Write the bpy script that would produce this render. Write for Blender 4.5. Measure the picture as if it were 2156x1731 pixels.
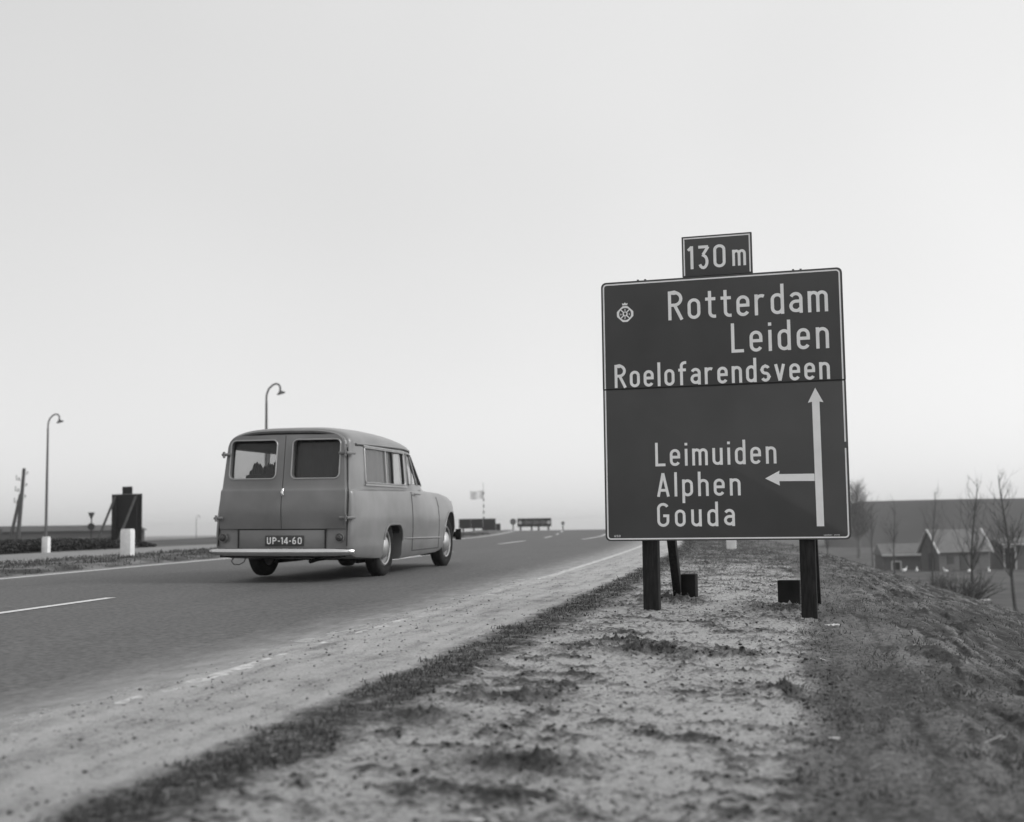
import bpy, bmesh, math, random
import numpy as np
from mathutils import Vector, Matrix

for o in list(bpy.data.objects):
    bpy.data.objects.remove(o, do_unlink=True)
SC = bpy.context.scene
COL = SC.collection
RNG = np.random.default_rng(7)
random.seed(7)

# ------------------------------------------------------------------ camera
CAM_Z = 0.72
F_PX, W_PX = 2600.0, 2156.0
PITCH = math.atan((1111.2 - 865.5) / F_PX)
ROLL = 0.0158
cd = bpy.data.cameras.new('camera')
cam = bpy.data.objects.new('camera', cd)
COL.objects.link(cam)
fw = Vector((0, math.cos(PITCH), math.sin(PITCH)))
up = Vector((0, -math.sin(PITCH), math.cos(PITCH)))
rt = Vector((1, 0, 0))
r2 = rt * math.cos(ROLL) - up * math.sin(ROLL)
u2 = rt * math.sin(ROLL) + up * math.cos(ROLL)
M = Matrix.Identity(4)
for i in range(3):
    M[i][0] = r2[i]; M[i][1] = u2[i]; M[i][2] = -fw[i]
M[2][3] = CAM_Z
cam.matrix_world = M
cd.sensor_width = 120.0
cd.lens = 120.0 * F_PX / W_PX
cd.clip_start = 0.05
cd.clip_end = 6000
cd.dof.use_dof = True
cd.dof.focus_distance = 8.7
cd.dof.aperture_fstop = 7.5
SC.camera = cam

# ------------------------------------------------------------------ sky and sun
SUN_AZ = math.radians(104)      # to the right of the view
SUN_EL = math.radians(38)
world = bpy.data.worlds.new('World')
SC.world = world
world.use_nodes = True
nt = world.node_tree
nt.nodes.clear()
out = nt.nodes.new('ShaderNodeOutputWorld')
bg = nt.nodes.new('ShaderNodeBackground')
sky = nt.nodes.new('ShaderNodeTexSky')
sky.sky_type = 'NISHITA'
sky.sun_disc = False
sky.sun_elevation = SUN_EL
sky.sun_rotation = SUN_AZ
sky.air_density = 1.0
sky.dust_density = 1.5
sky.ozone_density = 1.0
bw = nt.nodes.new('ShaderNodeRGBToBW')
nt.links.new(sky.outputs['Color'], bw.inputs[0])
# an even layer of cloud hides most of the blue gradient
co = nt.nodes.new('ShaderNodeTexCoord')
nz = nt.nodes.new('ShaderNodeTexNoise')
nz.inputs['Scale'].default_value = 1.6
nz.inputs['Detail'].default_value = 3.0
nt.links.new(co.outputs['Generated'], nz.inputs['Vector'])
mr = nt.nodes.new('ShaderNodeMapRange')
mr.inputs['From Min'].default_value = 0.3
mr.inputs['From Max'].default_value = 0.7
mr.inputs['To Min'].default_value = 4.3
mr.inputs['To Max'].default_value = 5.1
nt.links.new(nz.outputs['Fac'], mr.inputs['Value'])
mx = nt.nodes.new('ShaderNodeMix')
mx.data_type = 'FLOAT'
mx.inputs['Factor'].default_value = 0.60
nt.links.new(bw.outputs[0], mx.inputs['A'])
nt.links.new(mr.outputs['Result'], mx.inputs['B'])
# thin cloud glows broadly on the side of the hidden sun
dt = nt.nodes.new('ShaderNodeVectorMath'); dt.operation = 'DOT_PRODUCT'
nt.links.new(co.outputs['Generated'], dt.inputs[0])
dt.inputs[1].default_value = (math.sin(SUN_AZ) * math.cos(SUN_EL), math.cos(SUN_AZ) * math.cos(SUN_EL), math.sin(SUN_EL))
gl = nt.nodes.new('ShaderNodeMath'); gl.operation = 'MULTIPLY_ADD'; gl.inputs[1].default_value = 0.26; gl.inputs[2].default_value = 1.02
nt.links.new(dt.outputs['Value'], gl.inputs[0])
ml = nt.nodes.new('ShaderNodeMath'); ml.operation = 'MULTIPLY'
nt.links.new(mx.outputs['Result'], ml.inputs[0]); nt.links.new(gl.outputs[0], ml.inputs[1])
nt.links.new(ml.outputs[0], bg.inputs['Color'])
bg.inputs['Strength'].default_value = 0.135
nt.links.new(bg.outputs[0], out.inputs['Surface'])

sd = bpy.data.lights.new('sun', 'SUN')
sd.energy = 0.95
sd.angle = math.radians(22)
sd.color = (1.0, 1.0, 1.0)
sun = bpy.data.objects.new('sun', sd)
COL.objects.link(sun)
sdir = Vector((math.sin(SUN_AZ) * math.cos(SUN_EL), math.cos(SUN_AZ) * math.cos(SUN_EL), math.sin(SUN_EL)))
sun.rotation_euler = sdir.to_track_quat('Z', 'Y').to_euler()
sun.location = sdir * 40

SC.view_settings.view_transform = 'Standard'
SC.view_settings.look = 'None'
SC.view_settings.gamma = 1.0
SC.view_settings.use_curve_mapping = False
SC.view_settings.exposure = 0.52
SC.render.engine = 'CYCLES'
SC.cycles.max_bounces = 8
SC.cycles.transparent_max_bounces = 24
SC.cycles.volume_bounces = 3

# ------------------------------------------------------------------ materials
def ramp(nt, src, stops):
    r = nt.nodes.new('ShaderNodeValToRGB')
    els = r.color_ramp.elements
    while len(els) < len(stops):
        els.new(0.5)
    for e, (p, v) in zip(els, stops):
        e.position = p
        e.color = (v, v, v, 1)
    nt.links.new(src, r.inputs['Fac'])
    return r.outputs['Color']

def gmat(name, v, rough=0.7, var=0.15, scale=6.0, detail=6.0, bump=0.0, bscale=60.0, metal=0.0, spec=0.5, stretch=(1, 1, 1)):
    m = bpy.data.materials.new(name)
    m.use_nodes = True
    nt = m.node_tree
    b = nt.nodes['Principled BSDF']
    b.inputs['Roughness'].default_value = rough
    b.inputs['Metallic'].default_value = metal
    b.inputs['Specular IOR Level'].default_value = spec
    c = nt.nodes.new('ShaderNodeTexCoord')
    mp = nt.nodes.new('ShaderNodeMapping')
    mp.inputs['Scale'].default_value = stretch
    nt.links.new(c.outputs['Object'], mp.inputs['Vector'])
    n = nt.nodes.new('ShaderNodeTexNoise')
    n.inputs['Scale'].default_value = scale
    n.inputs['Detail'].default_value = detail
    nt.links.new(mp.outputs['Vector'], n.inputs['Vector'])
    col = ramp(nt, n.outputs['Fac'], [(0.3, v * (1 - var)), (0.7, v * (1 + var))])
    nt.links.new(col, b.inputs['Base Color'])
    if bump > 0:
        n2 = nt.nodes.new('ShaderNodeTexNoise')
        n2.inputs['Scale'].default_value = bscale
        n2.inputs['Detail'].default_value = 5
        nt.links.new(mp.outputs['Vector'], n2.inputs['Vector'])
        bp = nt.nodes.new('ShaderNodeBump')
        bp.inputs['Strength'].default_value = 0.7
        bp.inputs['Distance'].default_value = bump
        nt.links.new(n2.outputs['Fac'], bp.inputs['Height'])
        nt.links.new(bp.outputs['Normal'], b.inputs['Normal'])
    return m

def attr_mat(name, attr, stops, rough=0.9, spec=0.2, var=0.25, scale=40.0, bump=0.0, bscale=120.0, spread=0.0):
    """colour driven by a ground mask (sand / soil) plus fine grain at two sizes"""
    m = bpy.data.materials.new(name)
    m.use_nodes = True
    nt = m.node_tree
    b = nt.nodes['Principled BSDF']
    b.inputs['Roughness'].default_value = rough
    b.inputs['Specular IOR Level'].default_value = spec
    a = nt.nodes.new('ShaderNodeAttribute')
    a.attribute_name = attr
    c = nt.nodes.new('ShaderNodeTexCoord')
    def noise(sc, det=8, ro=0.7):
        n = nt.nodes.new('ShaderNodeTexNoise')
        n.inputs['Scale'].default_value = sc; n.inputs['Detail'].default_value = det; n.inputs['Roughness'].default_value = ro
        nt.links.new(c.outputs['Object'], n.inputs['Vector']); return n.outputs['Fac']
    n = noise(scale)
    src = a.outputs['Fac']
    if spread > 0:
        s1 = nt.nodes.new('ShaderNodeMath'); s1.operation = 'SUBTRACT'; s1.inputs[1].default_value = 0.5
        nt.links.new(n, s1.inputs[0])
        s2 = nt.nodes.new('ShaderNodeMath'); s2.operation = 'MULTIPLY_ADD'; s2.inputs[1].default_value = spread
        nt.links.new(s1.outputs[0], s2.inputs[0]); nt.links.new(src, s2.inputs[2])
        src = s2.outputs[0]
    base = ramp(nt, src, stops)
    mm = nt.nodes.new('ShaderNodeMix'); mm.data_type = 'RGBA'; mm.blend_type = 'MULTIPLY'
    mm.inputs['Factor'].default_value = 1.0
    nt.links.new(base, mm.inputs['A'])
    g = ramp(nt, noise(scale * 3.2, 4, 0.8) if bump > 0 else n, [(0.3, 1 - var), (0.7, 1.0)])
    nt.links.new(g, mm.inputs['B'])
    nt.links.new(mm.outputs['Result'], b.inputs['Base Color'])
    if bump > 0:
        ad = nt.nodes.new('ShaderNodeMath'); ad.operation = 'MULTIPLY_ADD'; ad.inputs[1].default_value = 0.4
        nt.links.new(noise(bscale * 3.5, 4, 0.7), ad.inputs[0]); nt.links.new(noise(bscale, 5, 0.75), ad.inputs[2])
        bp = nt.nodes.new('ShaderNodeBump')
        bp.inputs['Strength'].default_value = 1.0
        bp.inputs['Distance'].default_value = bump
        nt.links.new(ad.outputs[0], bp.inputs['Height'])
        nt.links.new(bp.outputs['Normal'], b.inputs['Normal'])
    return m

def glass_mat(name, tint=0.85, extra=0.0):
    m = bpy.data.materials.new(name)
    m.use_nodes = True
    nt = m.node_tree
    nt.nodes.remove(nt.nodes['Principled BSDF'])
    o = nt.nodes['Material Output']
    t = nt.nodes.new('ShaderNodeBsdfTransparent'); t.inputs[0].default_value = (tint, tint, tint, 1)
    g = nt.nodes.new('ShaderNodeBsdfGlossy'); g.inputs['Roughness'].default_value = 0.03
    fr = nt.nodes.new('ShaderNodeFresnel'); fr.inputs['IOR'].default_value = 1.5
    x = nt.nodes.new('ShaderNodeMixShader')
    nt.links.new(fr.outputs[0], x.inputs[0]); nt.links.new(t.outputs[0], x.inputs[1]); nt.links.new(g.outputs[0], x.inputs[2])
    if extra > 0:      # road film on the pane
        d = nt.nodes.new('ShaderNodeBsdfDiffuse'); d.inputs[0].default_value = (0.35, 0.35, 0.35, 1)
        y = nt.nodes.new('ShaderNodeMixShader'); y.inputs[0].default_value = extra
        nt.links.new(x.outputs[0], y.inputs[1]); nt.links.new(d.outputs[0], y.inputs[2])
        x = y
    nt.links.new(x.outputs[0], o.inputs['Surface'])
    return m

MT = {}
def road_mat():
    m = gmat('worn_asphalt', 0.095, rough=0.75, var=0.42, scale=28, detail=12, bump=0.004, bscale=120, spec=0.35)
    nt = m.node_tree; b = nt.nodes['Principled BSDF']
    base = b.inputs['Base Color'].links[0].from_socket
    def at(n):
        a = nt.nodes.new('ShaderNodeAttribute'); a.attribute_name = n; return a.outputs['Fac']
    cx = nt.nodes.new('ShaderNodeCombineXYZ')
    nt.links.new(at('along'), cx.inputs[0]); nt.links.new(at('across'), cx.inputs[1])
    def noise(sc, vec):
        mp = nt.nodes.new('ShaderNodeMapping'); mp.inputs['Scale'].default_value = sc
        nt.links.new(cx.outputs[0], mp.inputs['Vector'])
        n = nt.nodes.new('ShaderNodeTexNoise'); n.inputs['Scale'].default_value = 1.0; n.inputs['Detail'].default_value = 8; n.inputs['Roughness'].default_value = .7
        nt.links.new(mp.outputs[0], n.inputs['Vector']); return n.outputs['Fac']
    wear = ramp(nt, noise((.25, 1.4, 1), 0), [(.3, .86), (.7, 1.08)])        # tracks worn along the lanes
    mm = nt.nodes.new('ShaderNodeMix'); mm.data_type = 'RGBA'; mm.blend_type = 'MULTIPLY'; mm.inputs['Factor'].default_value = 1
    nt.links.new(base, mm.inputs['A']); nt.links.new(wear, mm.inputs['B'])
    s1 = nt.nodes.new('ShaderNodeMath'); s1.operation = 'MULTIPLY_ADD'; s1.inputs[1].default_value = 0.60
    nt.links.new(noise((3.0, 9.0, 1), 0), s1.inputs[0]); nt.links.new(at('dust'), s1.inputs[2])
    fac = ramp(nt, s1.outputs[0], [(.38, 0), (.60, .22), (.88, .85)])
    m2 = nt.nodes.new('ShaderNodeMix'); m2.data_type = 'RGBA'
    nt.links.new(fac, m2.inputs['Factor']); nt.links.new(mm.outputs['Result'], m2.inputs['A']); m2.inputs['B'].default_value = (.40, .40, .40, 1)
    nt.links.new(m2.outputs['Result'], b.inputs['Base Color'])
    return m
MT['asphalt'] = road_mat()
MT['side_asphalt'] = gmat('pale_asphalt', 0.20, rough=0.8, var=0.1, scale=1.2, bump=0.002, bscale=160, spec=0.35)
MT['old_paint'] = gmat('worn_road_paint', 0.46, rough=0.8, var=0.35, scale=18, detail=9)
MT['paint'] = gmat('road_paint', 0.58, rough=0.7, var=0.25, scale=25)
MT['verge'] = attr_mat('sandy_soil', 'cover', [(0.0, 0.045), (0.25, 0.098), (0.5, 0.28), (0.78, 0.54), (1.0, 0.62)], bump=0.011, bscale=85, spread=0.9, var=0.45, scale=55)
MT['blade'] = attr_mat('grass_blades', 'tone', [(0.0, 0.045), (0.6, 0.10), (1.0, 0.24)], rough=0.8, var=0.1, scale=5)
MT['straw'] = attr_mat('dry_straw', 'tone', [(0.0, 0.22), (1.0, 0.48)], rough=0.8, var=0.1)
MT['field'] = gmat('pasture', 0.085, rough=0.95, var=0.35, scale=0.35, detail=9, bump=0.02, bscale=6, spec=0.1)
MT['sign'] = gmat('sign_enamel', 0.062, rough=0.6, var=0.13, scale=2.2, detail=10, spec=0.35, bump=0.004, bscale=2.5)
MT['white'] = gmat('sign_lettering', 0.80, rough=0.5, var=0.07, scale=8)
MT['post'] = gmat('dark_timber', 0.019, rough=0.85, spec=0.2, var=0.4, scale=14, bump=0.002, bscale=40, stretch=(6, 6, 0.8))
MT['block'] = gmat('tarred_block', 0.014, rough=0.9, spec=0.15, var=0.3, scale=10, bump=0.002)
MT['metal'] = gmat('galvanised_bolt', 0.12, rough=0.6, metal=0.3)
MT['body'] = gmat('grey_car_paint', 0.155, rough=0.42, var=0.26, scale=2.0, detail=9, spec=0.5)
MT['body'].node_tree.nodes['Principled BSDF'].inputs['Coat Weight'].default_value = 0.45
MT['body'].node_tree.nodes['Principled BSDF'].inputs['Coat Roughness'].default_value = 0.12
MT['chrome'] = gmat('chrome', 0.62, rough=0.18, var=0.05, metal=1.0)
MT['trim'] = gmat('bright_window_trim', 0.42, rough=0.4, var=0.1, metal=0.6)
MT['rubber'] = gmat('tyre_rubber', 0.018, rough=0.9, var=0.25, scale=20, spec=0.15)
MT['hub'] = gmat('hubcap_paint', 0.5, rough=0.34, var=0.12, metal=0.8)
MT['rim'] = gmat('wheel_paint', 0.16, rough=0.5)
MT['under'] = gmat('underbody', 0.012, rough=0.95, spec=0.1)
MT['inside'] = gmat('cabin_lining', 0.07, rough=0.9)
MT['gap'] = gmat('rubber_seal', 0.02, rough=0.8)
MT['lens'] = gmat('lamp_lens', 0.05, rough=0.2)
MT['plate'] = gmat('plate_enamel', 0.045, rough=0.5)
MT['cloth'] = gmat('dark_cloth', 0.03, rough=0.95)
MT['infill'] = gmat('dark_infill', 0.045, rough=0.95)
MT['skin'] = gmat('skin_tone', 0.3, rough=0.6)
MT['glass'] = glass_mat('window_glass', 0.82, 0.05)
MT['glass_dusty'] = glass_mat('dusty_glass', 0.75, 0.22)
MT['concrete'] = gmat('white_concrete', 0.66, rough=0.8, var=0.1, scale=12)
MT['lamp'] = gmat('lamp_post_paint', 0.07, rough=0.6)
MT['bark'] = gmat('bark', 0.055, rough=0.95, var=0.4, scale=12)
MT['twig'] = gmat('pale_twigs', 0.13, rough=0.95, var=0.3, scale=3)
MT['roof'] = gmat('roof_tiles', 0.13, rough=0.9, var=0.12, scale=3)
MT['brick'] = gmat('brick_wall', 0.10, rough=0.9, var=0.2, scale=5)
MT['bargeboard'] = gmat('white_boards', 0.45, rough=0.7)
MT['dyke'] = gmat('dyke_grass', 0.05, rough=0.95, var=0.35, scale=0.09, detail=9)
MT['ware'] = gmat('warehouse_wall', 0.06, rough=0.9, var=0.15, scale=0.3)
MT['warer'] = gmat('warehouse_roof', 0.045, rough=0.9)
MT['dark'] = gmat('dark_panel', 0.018, rough=0.85, spec=0.2)
MT['feather'] = gmat('white_feathers', 0.75, rough=0.9)
MT['paper'] = gmat('paper', 0.5, rough=0.9, var=0.1)
MT['flag'] = gmat('flag_cloth', 0.75, rough=0.9)
MT['poleband'] = gmat('pole_bands', 0.12, rough=0.7)
MT['hedge'] = attr_mat('hedge_leaves', 'tone', [(0.0, 0.015), (1.0, 0.075)], var=0.2)

# ------------------------------------------------------------------ helpers
def link(o, parent=None, kind=None, label=None, cat=None, group=None):
    COL.objects.link(o)
    if parent is not None:
        o.parent = parent
    tag(o, label, cat, group, kind)
    return o

def tag(o, label=None, cat=None, group=None, kind=None):
    if label: o['label'] = label
    if cat: o['category'] = cat
    if group: o['group'] = group
    if kind: o['kind'] = kind
    return o

def empty(name, loc, rz=0.0, label=None, cat=None, group=None):
    o = bpy.data.objects.new(name, None)
    o.empty_display_size = 0.2
    o.location = loc
    o.rotation_euler = (0, 0, rz)
    return link(o, None, None, label, cat, group)

def pydata(name, V, Fc, mat, parent=None, smooth=False, attrs=None, **kw):
    me = bpy.data.meshes.new(name)
    V = np.asarray(V, dtype=np.float64)
    me.from_pydata([tuple(v) for v in V], [], [tuple(int(i) for i in f) for f in Fc])
    me.update()
    if attrs:
        for k, a in attrs.items():
            at = me.attributes.new(k, 'FLOAT', 'POINT')
            at.data.foreach_set('value', np.asarray(a, dtype=np.float32))
    if smooth:
        me.polygons.foreach_set('use_smooth', [True] * len(me.polygons))
    me.materials.append(mat)
    o = bpy.data.objects.new(name, me)
    return link(o, parent, **kw)

def fast_mesh(name, V, loops, starts, mat, parent=None, attrs=None, smooth=False, **kw):
    me = bpy.data.meshes.new(name)
    V = np.ascontiguousarray(V, dtype=np.float32)
    me.vertices.add(len(V)); me.vertices.foreach_set('co', V.ravel())
    me.loops.add(len(loops)); me.loops.foreach_set('vertex_index', np.asarray(loops, dtype=np.int32))
    me.polygons.add(len(starts)); me.polygons.foreach_set('loop_start', np.asarray(starts, dtype=np.int32))
    me.update(calc_edges=True)
    if smooth:
        me.polygons.foreach_set('use_smooth', np.ones(len(starts), dtype=bool))
    if attrs:
        for k, a in attrs.items():
            at = me.attributes.new(k, 'FLOAT', 'POINT')
            at.data.foreach_set('value', np.asarray(a, dtype=np.float32))
    me.materials.append(mat)
    o = bpy.data.objects.new(name, me)
    return link(o, parent, **kw)

def grid_mesh(name, P, mat, parent=None, attrs=None, smooth=True, **kw):
    """P: (n,m,3) array"""
    n, m = P.shape[:2]
    idx = np.arange(n * m).reshape(n, m)
    q = np.stack([idx[:-1, :-1], idx[:-1, 1:], idx[1:, 1:], idx[1:, :-1]], -1).reshape(-1, 4)
    at = {k: a.ravel() for k, a in (attrs or {}).items()}
    return fast_mesh(name, P.reshape(-1, 3), q.ravel(), np.arange(len(q)) * 4, mat, parent, at, smooth, **kw)

class MB:
    """collects simple solids into one mesh"""
    def __init__(self): self.v = []; self.f = []
    def add(self, V, Fc):
        b = len(self.v); self.v += [tuple(p) for p in V]; self.f += [tuple(b + i for i in f) for f in Fc]
    def box(self, c, size, rot=None):
        hx, hy, hz = size[0] / 2, size[1] / 2, size[2] / 2
        P = [Vector((x, y, z)) for z in (-hz, hz) for y in (-hy, hy) for x in (-hx, hx)]
        if rot is not None: P = [rot @ p for p in P]
        P = [p + Vector(c) for p in P]
        self.add(P, [(0, 2, 3, 1), (4, 5, 7, 6), (0, 1, 5, 4), (2, 6, 7, 3), (0, 4, 6, 2), (1, 3, 7, 5)])
    def bar(self, a, b, w, d, upv=(0, 0, 1)):
        """rectangular bar from a to b"""
        a, b = Vector(a), Vector(b); t = (b - a).normalized()
        x = t.cross(Vector(upv))
        if x.length < 1e-4: x = t.cross(Vector((1, 0, 0)))
        x.normalize(); y = x.cross(t).normalized()
        P = []
        for e in (a, b):
            for sx, sy in ((-1, -1), (1, -1), (1, 1), (-1, 1)):
                P.append(e + x * sx * w / 2 + y * sy * d / 2)
        self.add(P, [(0, 1, 2, 3), (7, 6, 5, 4), (0, 4, 5, 1), (1, 5, 6, 2), (2, 6, 7, 3), (3, 7, 4, 0)])
    def tube(self, pts, rad, n=8, cap=True):
        pts = [Vector(p) for p in pts]
        if not hasattr(rad, '__len__'): rad = [rad] * len(pts)
        b = len(self.v); prev = None
        for i, p in enumerate(pts):
            t = (pts[min(i + 1, len(pts) - 1)] - pts[max(i - 1, 0)]).normalized()
            if prev is None:
                x = t.cross(Vector((0, 0, 1)))
                if x.length < 0.05: x = t.cross(Vector((1, 0, 0)))
            else:
                x = prev - t * prev.dot(t)
            x.normalize(); prev = x; y = t.cross(x)
            for k in range(n):
                a = 2 * math.pi * k / n
                self.v.append(tuple(p + (x * math.cos(a) + y * math.sin(a)) * rad[i]))
        for i in range(len(pts) - 1):
            for k in range(n):
                k2 = (k + 1) % n
                self.f.append((b + i * n + k, b + i * n + k2, b + (i + 1) * n + k2, b + (i + 1) * n + k))
        if cap:
            self.f.append(tuple(b + k for k in reversed(range(n))))
            self.f.append(tuple(b + (len(pts) - 1) * n + k for k in range(n)))
    def lathe(self, prof, n=24, axis='x', c=(0, 0, 0)):
        """prof: (radius, along) pairs, turned round an axis"""
        b = len(self.v)
        for r, h in prof:
            for k in range(n):
                a = 2 * math.pi * k / n; p, q = r * math.cos(a), r * math.sin(a)
                P = (h, p, q) if axis == 'x' else ((p, h, q) if axis == 'y' else (p, q, h))
                self.v.append((P[0] + c[0], P[1] + c[1], P[2] + c[2]))
        for i in range(len(prof) - 1):
            for k in range(n):
                k2 = (k + 1) % n
                self.f.append((b + i * n + k, b + i * n + k2, b + (i + 1) * n + k2, b + (i + 1) * n + k))
    def prism(self, outline, d0, d1, plane='xz'):
        """extrude a 2-D outline; plane xz goes along y"""
        n = len(outline); b = len(self.v)
        for d in (d0, d1):
            for p, q in outline:
                self.v.append((p, d, q) if plane == 'xz' else ((d, p, q) if plane == 'yz' else (p, q, d)))
        self.f.append(tuple(b + i for i in range(n))); self.f.append(tuple(b + n + i for i in reversed(range(n))))
        for i in range(n):
            j = (i + 1) % n; self.f.append((b + i, b + n + i, b + n + j, b + j))
    def build(self, name, mat, parent=None, smooth=None, bevel=0.0, **kw):
        bm = bmesh.new()
        vs = [bm.verts.new(p) for p in self.v]
        for f in self.f:
            try: bm.faces.new([vs[i] for i in f])
            except ValueError: pass
        return bm_obj(name, bm, mat, parent, smooth, bevel, **kw)

def bm_obj(name, bm, mat, parent=None, smooth=None, bevel=0.0, recalc=True, **kw):
    if recalc: bmesh.ops.recalc_face_normals(bm, faces=bm.faces)
    if bevel > 0:
        bmesh.ops.bevel(bm, geom=[e for e in bm.edges if e.is_manifold and e.calc_face_angle(0) > 0.6], offset=bevel, segments=2, affect='EDGES', profile=0.6)
        if smooth is None: smooth = 40
    if smooth is not None:
        for f in bm.faces: f.smooth = True
        for e in bm.edges:
            if e.is_manifold and e.calc_face_angle(0) > math.radians(smooth): e.smooth = False
    me = bpy.data.meshes.new(name)
    bm.to_mesh(me); bm.free()
    me.materials.append(mat)
    o = bpy.data.objects.new(name, me)
    return link(o, parent, **kw)

def rrect(x0, x1, y0, y1, r, n=6):
    P = []
    for cx, cy, a0 in ((x1 - r, y1 - r, 0), (x0 + r, y1 - r, 90), (x0 + r, y0 + r, 180), (x1 - r, y0 + r, 270)):
        for k in range(n + 1):
            a = math.radians(a0 + 90 * k / n); P.append((cx + r * math.cos(a), cy + r * math.sin(a)))
    return P

def copy_tree(o, parent=None):
    c = o.copy(); COL.objects.link(c)
    if parent is not None: c.parent = parent
    for ch in o.children: copy_tree(ch, c)
    return c

# noise -----------------------------------------------------------------
def _h(ix, iy, seed):
    n = (ix.astype(np.int64) * 374761393 + iy.astype(np.int64) * 668265263 + seed * 40503 * 2654435) & 0xFFFFFFFF
    n = ((n ^ (n >> 13)) * 1274126177) & 0xFFFFFFFF
    n = n ^ (n >> 16)
    return (n & 0xFFFF) / 65535.0 * 2 * np.pi
def perlin(x, y, seed=0):
    x = np.asarray(x, float); y = np.asarray(y, float)
    ix, iy = np.floor(x), np.floor(y); fx, fy = x - ix, y - iy
    u = fx * fx * fx * (fx * (fx * 6 - 15) + 10); v = fy * fy * fy * (fy * (fy * 6 - 15) + 10)
    def g(a, b):
        t = _h(ix + a, iy + b, seed); return np.cos(t) * (fx - a) + np.sin(t) * (fy - b)
    return ((g(0, 0) * (1 - u) + g(1, 0) * u) * (1 - v) + (g(0, 1) * (1 - u) + g(1, 1) * u) * v) * 1.5
def fbm(x, y, o=4, seed=0, gain=0.5):
    r = 0; a = 1; tot = 0
    for i in range(o):
        r = r + a * perlin(x * 2 ** i, y * 2 ** i, seed + i * 17); tot += a; a *= gain
    return r / tot
def sstep(a, b, x):
    t = np.clip((np.asarray(x, float) - a) / (b - a), 0, 1); return t * t * (3 - 2 * t)

# ------------------------------------------------------------------ lie of the land
# s runs along the road from the camera, t across it: t=0 the right edge line, positive to the right
PHI, KAP, TR, LANE = 0.2585, 0.00426, -2.585, 3.293
KS = np.array([-60, -30, 0, 5.37, 10.33, 15.3, 20.26, 25.23, 30.2, 35.2, 40.1, 45.1, 50, 55, 60, 65, 70, 75, 80, 85, 90, 100, 110, 140, 200, 1e5])
KZ = np.array([-1.5, -.75, 0, .111, .19, .25, .293, .322, .342, .354, .362, .370, .379, .395, .420, .457, .503, .526, .518, .478, .408, .175, -.18, -1.5, -3.0, -3.0])
_S = np.linspace(-60, 260, 1281)
_Z = np.interp(_S, KS, KZ)
_k = np.hanning(17); _k /= _k.sum()
_Z = np.convolve(np.pad(_Z, 8, mode='edge'), _k, mode='valid')
FIELD = -3.6
def zr(s): return np.interp(s, _S, _Z)
def world_xy(s, t):
    s = np.asarray(s, float)
    off = TR + t - KAP * np.where(s < 48, s * s / 2, 1152 + 48 * (s - 48))
    return s * math.sin(PHI) + math.cos(PHI) * off, s * math.cos(PHI) - math.sin(PHI) * off
def to_st(x, y):
    s = x * math.sin(PHI) + y * math.cos(PHI); o = x * math.cos(PHI) - y * math.sin(PHI)
    return s, o - TR + KAP * np.where(s < 48, s * s / 2, 1152 + 48 * (s - 48))
EDGE = 2.9
def surf(s, t):
    """smooth lie of the land"""
    s, t = np.broadcast_arrays(np.asarray(s, float), np.asarray(t, float))
    z = zr(s)
    zv = z - 0.04 * np.clip(t - 0.9, 0, 2.2)
    d = np.clip(t - EDGE, 0, None)
    zs = zv - (np.sqrt(d * d + 0.16) - 0.4) / 3.0
    zs = np.maximum(zs, FIELD) + 0.25 * np.exp(-((zs - FIELD) / 0.5) ** 2) * 0
    zl = z - np.clip(-t - 24, 0, None) / 4.0
    zl = np.maximum(zl, np.minimum(FIELD + 0.4, z))
    return np.where(t > 0, zs, zl)

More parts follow.
